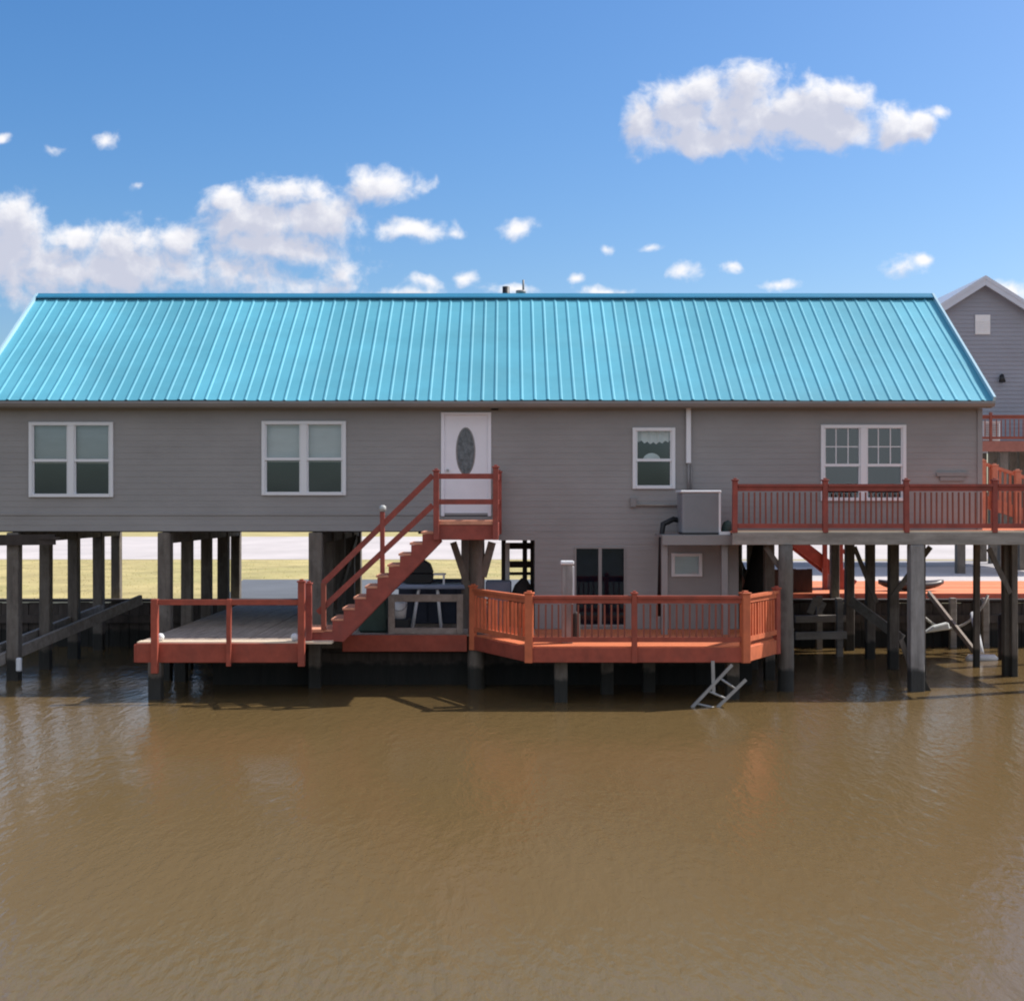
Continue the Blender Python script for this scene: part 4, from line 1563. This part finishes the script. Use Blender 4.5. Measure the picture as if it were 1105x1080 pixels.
# billows: (azimuth, elevation, half width, half height) read from the photograph, as directions
PUFFS = [(690, 132, 24, 36), (738, 122, 55, 42), (757, 98, 30, 24), (810, 97, 38, 36), (815, 127, 95, 42), (870, 120, 72, 42), (915, 106, 30, 24),
         (900, 137, 72, 30), (960, 135, 36, 28), (990, 138, 22, 20), (780, 148, 100, 22),
         (12, 242, 45, 34), (-20, 270, 70, 50), (80, 252, 38, 20), (122, 262, 48, 28), (100, 290, 120, 34), (200, 256, 30, 24), (245, 216, 32, 20),
         (310, 206, 56, 23), (270, 240, 74, 32), (345, 236, 60, 26), (300, 268, 95, 28), (412, 200, 54, 23), (446, 247, 46, 16),
         (1300, 240, 120, 40), (-320, 200, 130, 45), (1650, 300, 260, 60)]
FAINT = [(60, 295, 150, 66), (250, 292, 160, 64), (330, 305, 120, 40), (160, 255, 80, 50), (-60, 300, 120, 70), (370, 290, 70, 40), (1014, 123, 26, 14), (200, 292, 170, 44), (60, 322, 150, 40), (484, 251, 34, 13), (560, 249, 40, 21), (62, 160, 24, 15), (115, 153, 26, 18), (465, 302, 34, 19),
         (502, 297, 22, 21), (735, 295, 32, 22), (790, 287, 25, 18), (974, 292, 46, 24), (996, 283, 22, 14), (620, 297, 20, 12), (660, 265, 19, 11),
         (705, 270, 17, 10), (265, 302, 30, 22), (360, 308, 60, 22), (1090, 312, 50, 24), (560, 312, 70, 16), (840, 308, 50, 14), (655, 313, 70, 14), (440, 318, 90, 20), (150, 197, 26, 12), (5, 152, 14, 10)]


def field(vec):
    """signed union of billows; the noise wobble is added by the caller"""
    cur = None
    for k_, (px, py, rx, ry) in enumerate(PUFFS + FAINT):
        cu, cv, ru, rv = (px - CX) / F, (CY - py) / F, rx / F, ry / F
        ma = N(nt, 'ShaderNodeVectorMath', operation='MULTIPLY_ADD')
        L(vec, ma.inputs[0])
        ma.inputs[1].default_value = (1 / ru, 1 / rv, 0)
        ma.inputs[2].default_value = (-cu / ru, -cv / rv, 0)
        ln = N(nt, 'ShaderNodeVectorMath', operation='LENGTH')
        L(ma.outputs[0], ln.inputs[0])
        if k_ >= len(PUFFS):
            ad = N(nt, 'ShaderNodeMath', operation='ADD')
            L(ln.outputs['Value'], ad.inputs[0])
            ad.inputs[1].default_value = 0.45
            ln = ad
        if cur is None:
            cur = ln.outputs[0 if k_ >= len(PUFFS) else 'Value']
        else:
            m_ = N(nt, 'ShaderNodeMath', operation='SMOOTH_MIN')
            L(cur, m_.inputs[0])
            L(ln.outputs[0 if k_ >= len(PUFFS) else 'Value'], m_.inputs[1])
            m_.inputs[2].default_value = 0.25
            cur = m_.outputs[0]
    return cur


def fbm(vec, scale, detail, rough=0.58, off=(0, 0, 0)):
    mp = N(nt, 'ShaderNodeMapping')
    mp.inputs['Location'].default_value = off
    L(vec, mp.inputs['Vector'])
    n = N(nt, 'ShaderNodeTexNoise', Scale=scale, Detail=detail, Roughness=rough)
    L(mp.outputs[0], n.inputs['Vector'])
    return n.outputs['Fac']


P0 = cmb.outputs[0]
wa = N(nt, 'ShaderNodeTexNoise', Scale=17.0, Detail=3.0, Roughness=0.55)
L(P0, wa.inputs['Vector'])
ws = N(nt, 'ShaderNodeVectorMath', operation='SUBTRACT')
L(wa.outputs['Color'], ws.inputs[0])
ws.inputs[1].default_value = (0.5, 0.5, 0.5)
wm = N(nt, 'ShaderNodeVectorMath', operation='MULTIPLY_ADD')
L(ws.outputs[0], wm.inputs[0])
wm.inputs[1].default_value = (0.026, 0.020, 0)
L(P0, wm.inputs[2])
P = wm.outputs[0]
up = N(nt, 'ShaderNodeVectorMath', operation='ADD')
L(P, up.inputs[0])
up.inputs[1].default_value = (0.006, 0.014, 0)
d0 = field(P)
d1 = field(up.outputs[0])
n_big = fbm(P, 24, 4, 0.5)
n_big_up = fbm(up.outputs[0], 24, 4, 0.5)
n_fine = fbm(P, 70, 7, 0.58, (3, 1, 0))
n_fine_up = fbm(up.outputs[0], 70, 7, 0.58, (3, 1, 0))


def dens(d, nb_, nf_):
    s = math_('SUBTRACT', 1.0, d)
    s = math_('MULTIPLY_ADD', math_('SUBTRACT', nb_, 0.5), 1.3, s)
    return math_('MULTIPLY_ADD', math_('SUBTRACT', nf_, 0.5), 1.25, s)


D0 = dens(d0, n_big, n_fine)
D1 = dens(d1, n_big_up, n_fine_up)
al = N(nt, 'ShaderNodeMapRange', interpolation_type='SMOOTHSTEP')
al.inputs['From Min'].default_value = -0.06
al.inputs['From Max'].default_value = 0.66
L(D0, al.inputs['Value'])
ab_f = math_('MULTIPLY', math_('MULTIPLY', al.outputs[0], 0.96), front)
# the other half of the sky: unseen bright cumulus added to fill the shaded facade
nb_ = N(nt, 'ShaderNodeTexNoise', Scale=2.6, Detail=6.0, Roughness=0.55)
L(tc.outputs['Generated'], nb_.inputs['Vector'])
bk = N(nt, 'ShaderNodeMapRange', interpolation_type='SMOOTHSTEP')
bk.inputs['From Min'].default_value = 0.40
bk.inputs['From Max'].default_value = 0.58
L(nb_.outputs['Fac'], bk.inputs['Value'])
bw = N(nt, 'ShaderNodeMapRange', interpolation_type='SMOOTHSTEP')
bw.inputs['From Min'].default_value = -0.05
bw.inputs['From Max'].default_value = -0.45
L(sep.outputs['Y'], bw.inputs['Value'])
ab_b = math_('MULTIPLY', bk.outputs[0], math_('MULTIPLY', bw.outputs[0], math_('GREATER_THAN', sep.outputs['Z'], 0.0)))
ab = math_('MAXIMUM', ab_f, math_('MULTIPLY', ab_b, 0.9))
# self shadow: more cloud above means a darker, bluer spot
sh = N(nt, 'ShaderNodeMapRange', interpolation_type='SMOOTHSTEP')
sh.inputs['From Min'].default_value = -0.35
sh.inputs["From Max"].default_value = 0.74
L(D1, sh.inputs['Value'])
shf = math_('MULTIPLY', sh.outputs[0], front)
cc = N(nt, 'ShaderNodeMix', data_type='RGBA')
L(shf, cc.inputs['Factor'])
cc.inputs['A'].default_value = (7.6, 7.5, 7.6, 1)
cc.inputs['B'].default_value = (4.55, 4.7, 5.55, 1)
# sky colour: a little deeper than the clean model
hs = N(nt, 'ShaderNodeHueSaturation', Hue=0.503, Saturation=1.30, Value=1.12)
L(sky.outputs[0], hs.inputs['Color'])
mxs = N(nt, 'ShaderNodeMix', data_type='RGBA')
L(ab, mxs.inputs['Factor'])
L(hs.outputs[0], mxs.inputs['A'])
L(cc.outputs['Result'], mxs.inputs['B'])
L(mxs.outputs['Result'], bg.inputs['Color'])
L(bg.outputs[0], out.inputs['Surface'])

# sun
sd = bpy.data.lights.new('sun', 'SUN')
sd.energy = 4.8
sd.angle = R(0.53)
sd.color = (1.0, 0.95, 0.87)
so = bpy.data.objects.new('sun', sd)
COL.objects.link(so)
so.rotation_euler = SUN.to_track_quat('Z', 'Y').to_euler()
so.location = (20, 20, 40)

# ------------------------------------------------------------------ camera
cam = bpy.data.cameras.new('camera')
co = bpy.data.objects.new('camera', cam)
COL.objects.link(co)
co.location = (0, CAMY, CAMZ)
co.rotation_euler = (R(90), 0, 0)
cam.sensor_fit = 'HORIZONTAL'
cam.sensor_width = 36
cam.lens = F / 1105 * 36
cam.shift_x = (552.5 - CX) / 1105
cam.shift_y = (CY - 540) / 1105
cam.clip_end = 6000
SC.camera = co
SC.cycles.filter_width = 2.0
SC.view_settings.view_transform = 'Standard'
SC.view_settings.look = 'None'
SC.view_settings.exposure = 0.25
SC.view_settings.gamma = 1
